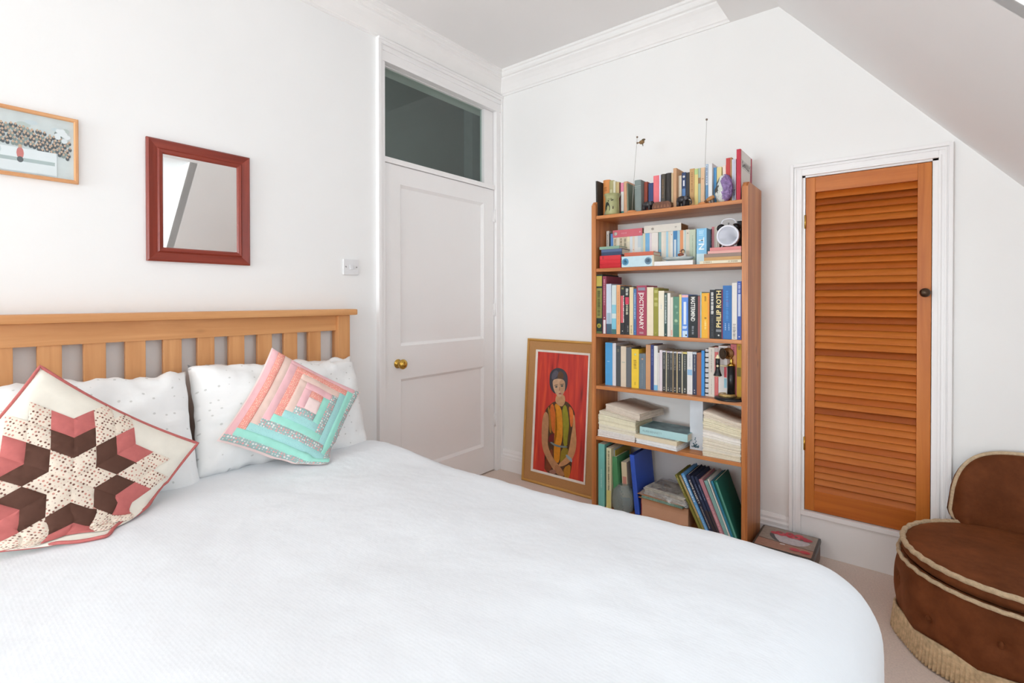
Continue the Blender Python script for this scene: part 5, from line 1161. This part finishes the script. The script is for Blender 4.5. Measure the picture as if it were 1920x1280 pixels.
# ================================================================== TIN BOX ON THE FLOOR
TC = Vector((1.864, -.176, 0))
e = tag(empty('storage_tin', mw=T(TC.x, TC.y, 0) @ R(rad(.5), 'Z')), 'flat storage tin with a strawberry bowl picture beside the bookcase', 'tin')
tw, td, th = .247, .250, .100
MB().box(-tw/2+.003, tw/2-.003, -td/2+.003, td/2-.003, 0, th-.004, bev=.012).build('tin_body', mat('#6d5446', .45, .2, var=.05), e)
lid = MB().box(-tw/2, tw/2, -td/2, td/2, th-.026, th, bev=.010).build('lid', mat('#4b4744', .35, .2, var=.1), e)
m = MB(); m.box(-tw/2+.002, tw/2-.002, -td/2-.0006, -td/2+.001, th-.022, th-.008); m.build('lid_stripe', mat('#35405e', .4), lid)
lz = [th+.0003]
def pr(pts, col, sm=2):
    lz[0] += .00008; m = MB(); f = m.poly([(x, y, lz[0]) for x, y in smooth_poly(pts, sm)]); bmesh.ops.triangulate(m.bm, faces=[f]); m.build('lid_picture', mat(col, .4, var=.12, scale=60), lid, recalc=False)
hw, hd = tw/2-.011, td/2-.011
pr([(-hw, -hd), (hw, -hd), (hw, hd), (-hw, hd)], '#9a8d80', 0)
pr([(-hw, -hd), (hw, -hd), (hw, -hd+.075), (-hw, -hd+.085)], '#a67a66', 0)
pr([(-hw, -hd+.082), (hw, -hd+.07), (hw, -hd+.074), (-hw, -hd+.088)], '#5a4236', 0)
pr([(-.075, .045), (.095, .045), (.085, -.005), (.04, -.035), (-.03, -.03), (-.065, .0)], '#c2bcc0')
pr([(-.078, .045), (-.06, .045), (-.045, .0), (-.02, -.03), (-.045, -.025), (-.072, .01)], '#4a4a4e')
bx_ = [(-.06, .055), (-.04, .07), (-.02, .06), (0, .082), (.02, .068), (.04, .085), (.06, .068), (.08, .058), (-.03, .052), (.01, .05), (.05, .052), (.03, .055), (-.005, .065), (.07, .05)]
for i, (x, y) in enumerate(bx_): pr([(x+.018*math.cos(k*PI/4), y+.015*math.sin(k*PI/4)) for k in range(8)], ['#c4384a', '#b82f44', '#d04a58'][i % 3], 1)
for x, y in ((-.035, .068), (.03, .06), (.055, .045), (.0, .075)): pr([(x+.008*math.cos(k*PI/3), y+.007*math.sin(k*PI/3)) for k in range(6)], '#5a6048', 1)
for x, y in ((.045, -.075), (.085, -.078)): pr([(x+.022*math.cos(k*PI/4), y+.016*math.sin(k*PI/4)) for k in range(8)], '#c23c48', 1)
pr([(-.02, -.05), (.0, -.045), (.005, -.055), (-.018, -.058)], '#dcd8d6', 1)

# ================================================================== BOUDOIR CHAIR
CC = Vector((2.590, -.392, 0)); RR = .312
ch = tag(empty('boudoir_chair', loc=CC), 'round brown velvet boudoir chair with cream fringe and piping', 'chair')
mm, N, L, b = newmat('brown_velvet'); b.inputs['Roughness'].default_value = .75; b.inputs['Sheen Weight'].default_value = .3; b.inputs['Sheen Roughness'].default_value = .4; b.inputs['Sheen Tint'].default_value = hx('#c07a4a'); b.inputs['Specular IOR Level'].default_value = .15
tc = N.new('ShaderNodeTexCoord'); nz = N.new('ShaderNodeTexNoise'); nz.inputs['Scale'].default_value = 8; nz.inputs['Detail'].default_value = 6; nz.inputs['Roughness'].default_value = .7; L.new(tc.outputs['Object'], nz.inputs['Vector'])
rp = N.new('ShaderNodeValToRGB'); rp.color_ramp.elements[0].position = .35; rp.color_ramp.elements[0].color = hx('#5e3218'); rp.color_ramp.elements[1].position = .68; rp.color_ramp.elements[1].color = hx('#7c4526')
L.new(nz.outputs['Fac'], rp.inputs['Fac']); L.new(rp.outputs['Color'], b.inputs['Base Color'])
VEL = mm
CORD = mat('#cdb595', .9, var=.15, scale=90, bump=.8, bscale=260, spec=.1); FRI = mat('#cbb08c', .95, var=.22, scale=70, bump=.4, bscale=200, spec=.05)
NB = 10
btn = [(2*PI*k/NB+.1, .165+.035*(k % 2)-.0175) for k in range(NB)]
def adiff(a, b): return (a-b+PI) % (2*PI)-PI
def body_pt(s, t):
    a = 2*PI*s; z = .055+(.285-.055)*t; r = RR+.012*math.sin(PI*t)
    for ba, bz in btn:
        dx = adiff(a, ba)*RR; dz = z-bz; r -= .018*math.exp(-(dx*dx+dz*dz)/.0009)+.004*math.exp(-(dx*dx)/.0002)*(1 if dz < 0 else 0)*max(0, 1+dz/.1)
    r += .006*math.sin(NB*(a-.1)+PI)*math.sin(PI*t)
    return (r*math.cos(a), r*math.sin(a), z)
m = MB(); m.grid(160, 24, body_pt, wrapu=True); m.build('upholstered_base', VEL, ch)
MB().lathe([(.001, .012), (.285, .012), (.285, .055), (.30, .06), (.30, .05)], (0, 0, 0), 48).build('plinth', mat('#2c211a', .8), ch)
for ba, bz in btn: MB().sphere(((RR-.004)*math.cos(ba), (RR-.004)*math.sin(ba), bz), .011, 10, sc=(.8, .8, 1)).build('button', VEL, ch)
MB().lathe([(.001, .26), (RR-.002, .262), (RR+.001, .275), (RR-.006, .288), (RR-.012, .290), (RR-.012, .284), (.001, .284)], (0, 0, 0), 64).build('seat_deck', VEL, ch)
m = MB(); m.lathe([(.001, .285), (RR-.022, .288), (RR-.008, .300), (RR-.004, .315), (RR-.012, .330), (RR-.04, .338), (RR-.12, .345), (.10, .349), (.001, .350)], (0, 0, 0), 72); m.build('seat_cushion', VEL, ch)
def ring(r, z, wob=.0012): return [((r+wob*math.sin(37*a))*math.cos(a), (r+wob*math.sin(37*a))*math.sin(a), z+wob*math.cos(41*a)) for a in [2*PI*k/180 for k in range(180)]]
MB().tube(ring(RR-.010, .332), .0095, 8, closed=True).build('seat_piping', CORD, ch)
MB().tube(ring(RR+.002, .284), .0075, 8, closed=True).build('base_piping', CORD, ch)
# fringe: scalloped heading above hanging threads
def fr(s, t):
    a = 2*PI*s; top = .082+.016*abs(math.sin(NB*a/2+.3)); z = .006+(top-.006)*t
    r = RR+.014+.004*math.sin(170*a)*(1-t)+.006*(1-t)+.004*math.sin(NB*a)
    return (r*math.cos(a), r*math.sin(a), z)
m = MB(); m.grid(720, 5, fr, wrapu=True); fo = m.build('fringe', FRI, ch)
sm = fo.modifiers.new('thickness', 'SOLIDIFY'); sm.thickness = .008; sm.offset = -1
# curved backrest
TC0, TC1 = rad(-2), rad(117)
def back_top(q): 
    u_ = abs(2*q-1); return .30+.318*(1-u_**5.5)**(1/2.6)*(1-.03*u_)
def back_pt(off):
    def fn(s, t):
        q = s; zt2 = back_top(min(.9985, max(.0015, q))); z = .295+(zt2-.295)*t
        sq = .5+(q-.5)*(1-.05*(1-t)*0-.04*math.sin(PI*min(1, t*1.3))**2)
        a = TC0+(TC1-TC0)*sq; r = RR-.038+off+.045*t*t+.012*(off > 0)*math.sin(PI*t)
        if off <= 0: r -= .018*math.sin(PI*t)*(.5+.5*math.sin(PI*q))
        return (r*math.cos(a), r*math.sin(a), z)
    return fn
m = MB(); A_ = m.grid(60, 16, back_pt(0)); B_ = m.grid(60, 16, back_pt(.045))
for i in range(60): m.face([A_[i][16], A_[i+1][16], B_[i+1][16], B_[i][16]], 0, True)
for j in range(16): m.face([A_[0][j], A_[0][j+1], B_[0][j+1], B_[0][j]], 0, True); m.face([A_[60][j], A_[60][j+1], B_[60][j+1], B_[60][j]], 0, True)
for i in range(60): m.face([A_[i][0], A_[i+1][0], B_[i+1][0], B_[i][0]], 0, True)
m.build('backrest', VEL, ch)
f0 = back_pt(.022)
edge = [f0(0, t/10) for t in range(2, 10)]+[f0(k/80, 1) for k in range(0, 81)]+[f0(1, 1-t/10) for t in range(1, 9)]
edge = [tuple(Vector(p)+Vector((0, 0, .004))) for p in edge]
MB().tube(edge, .0075, 8).build('back_piping', CORD, ch)
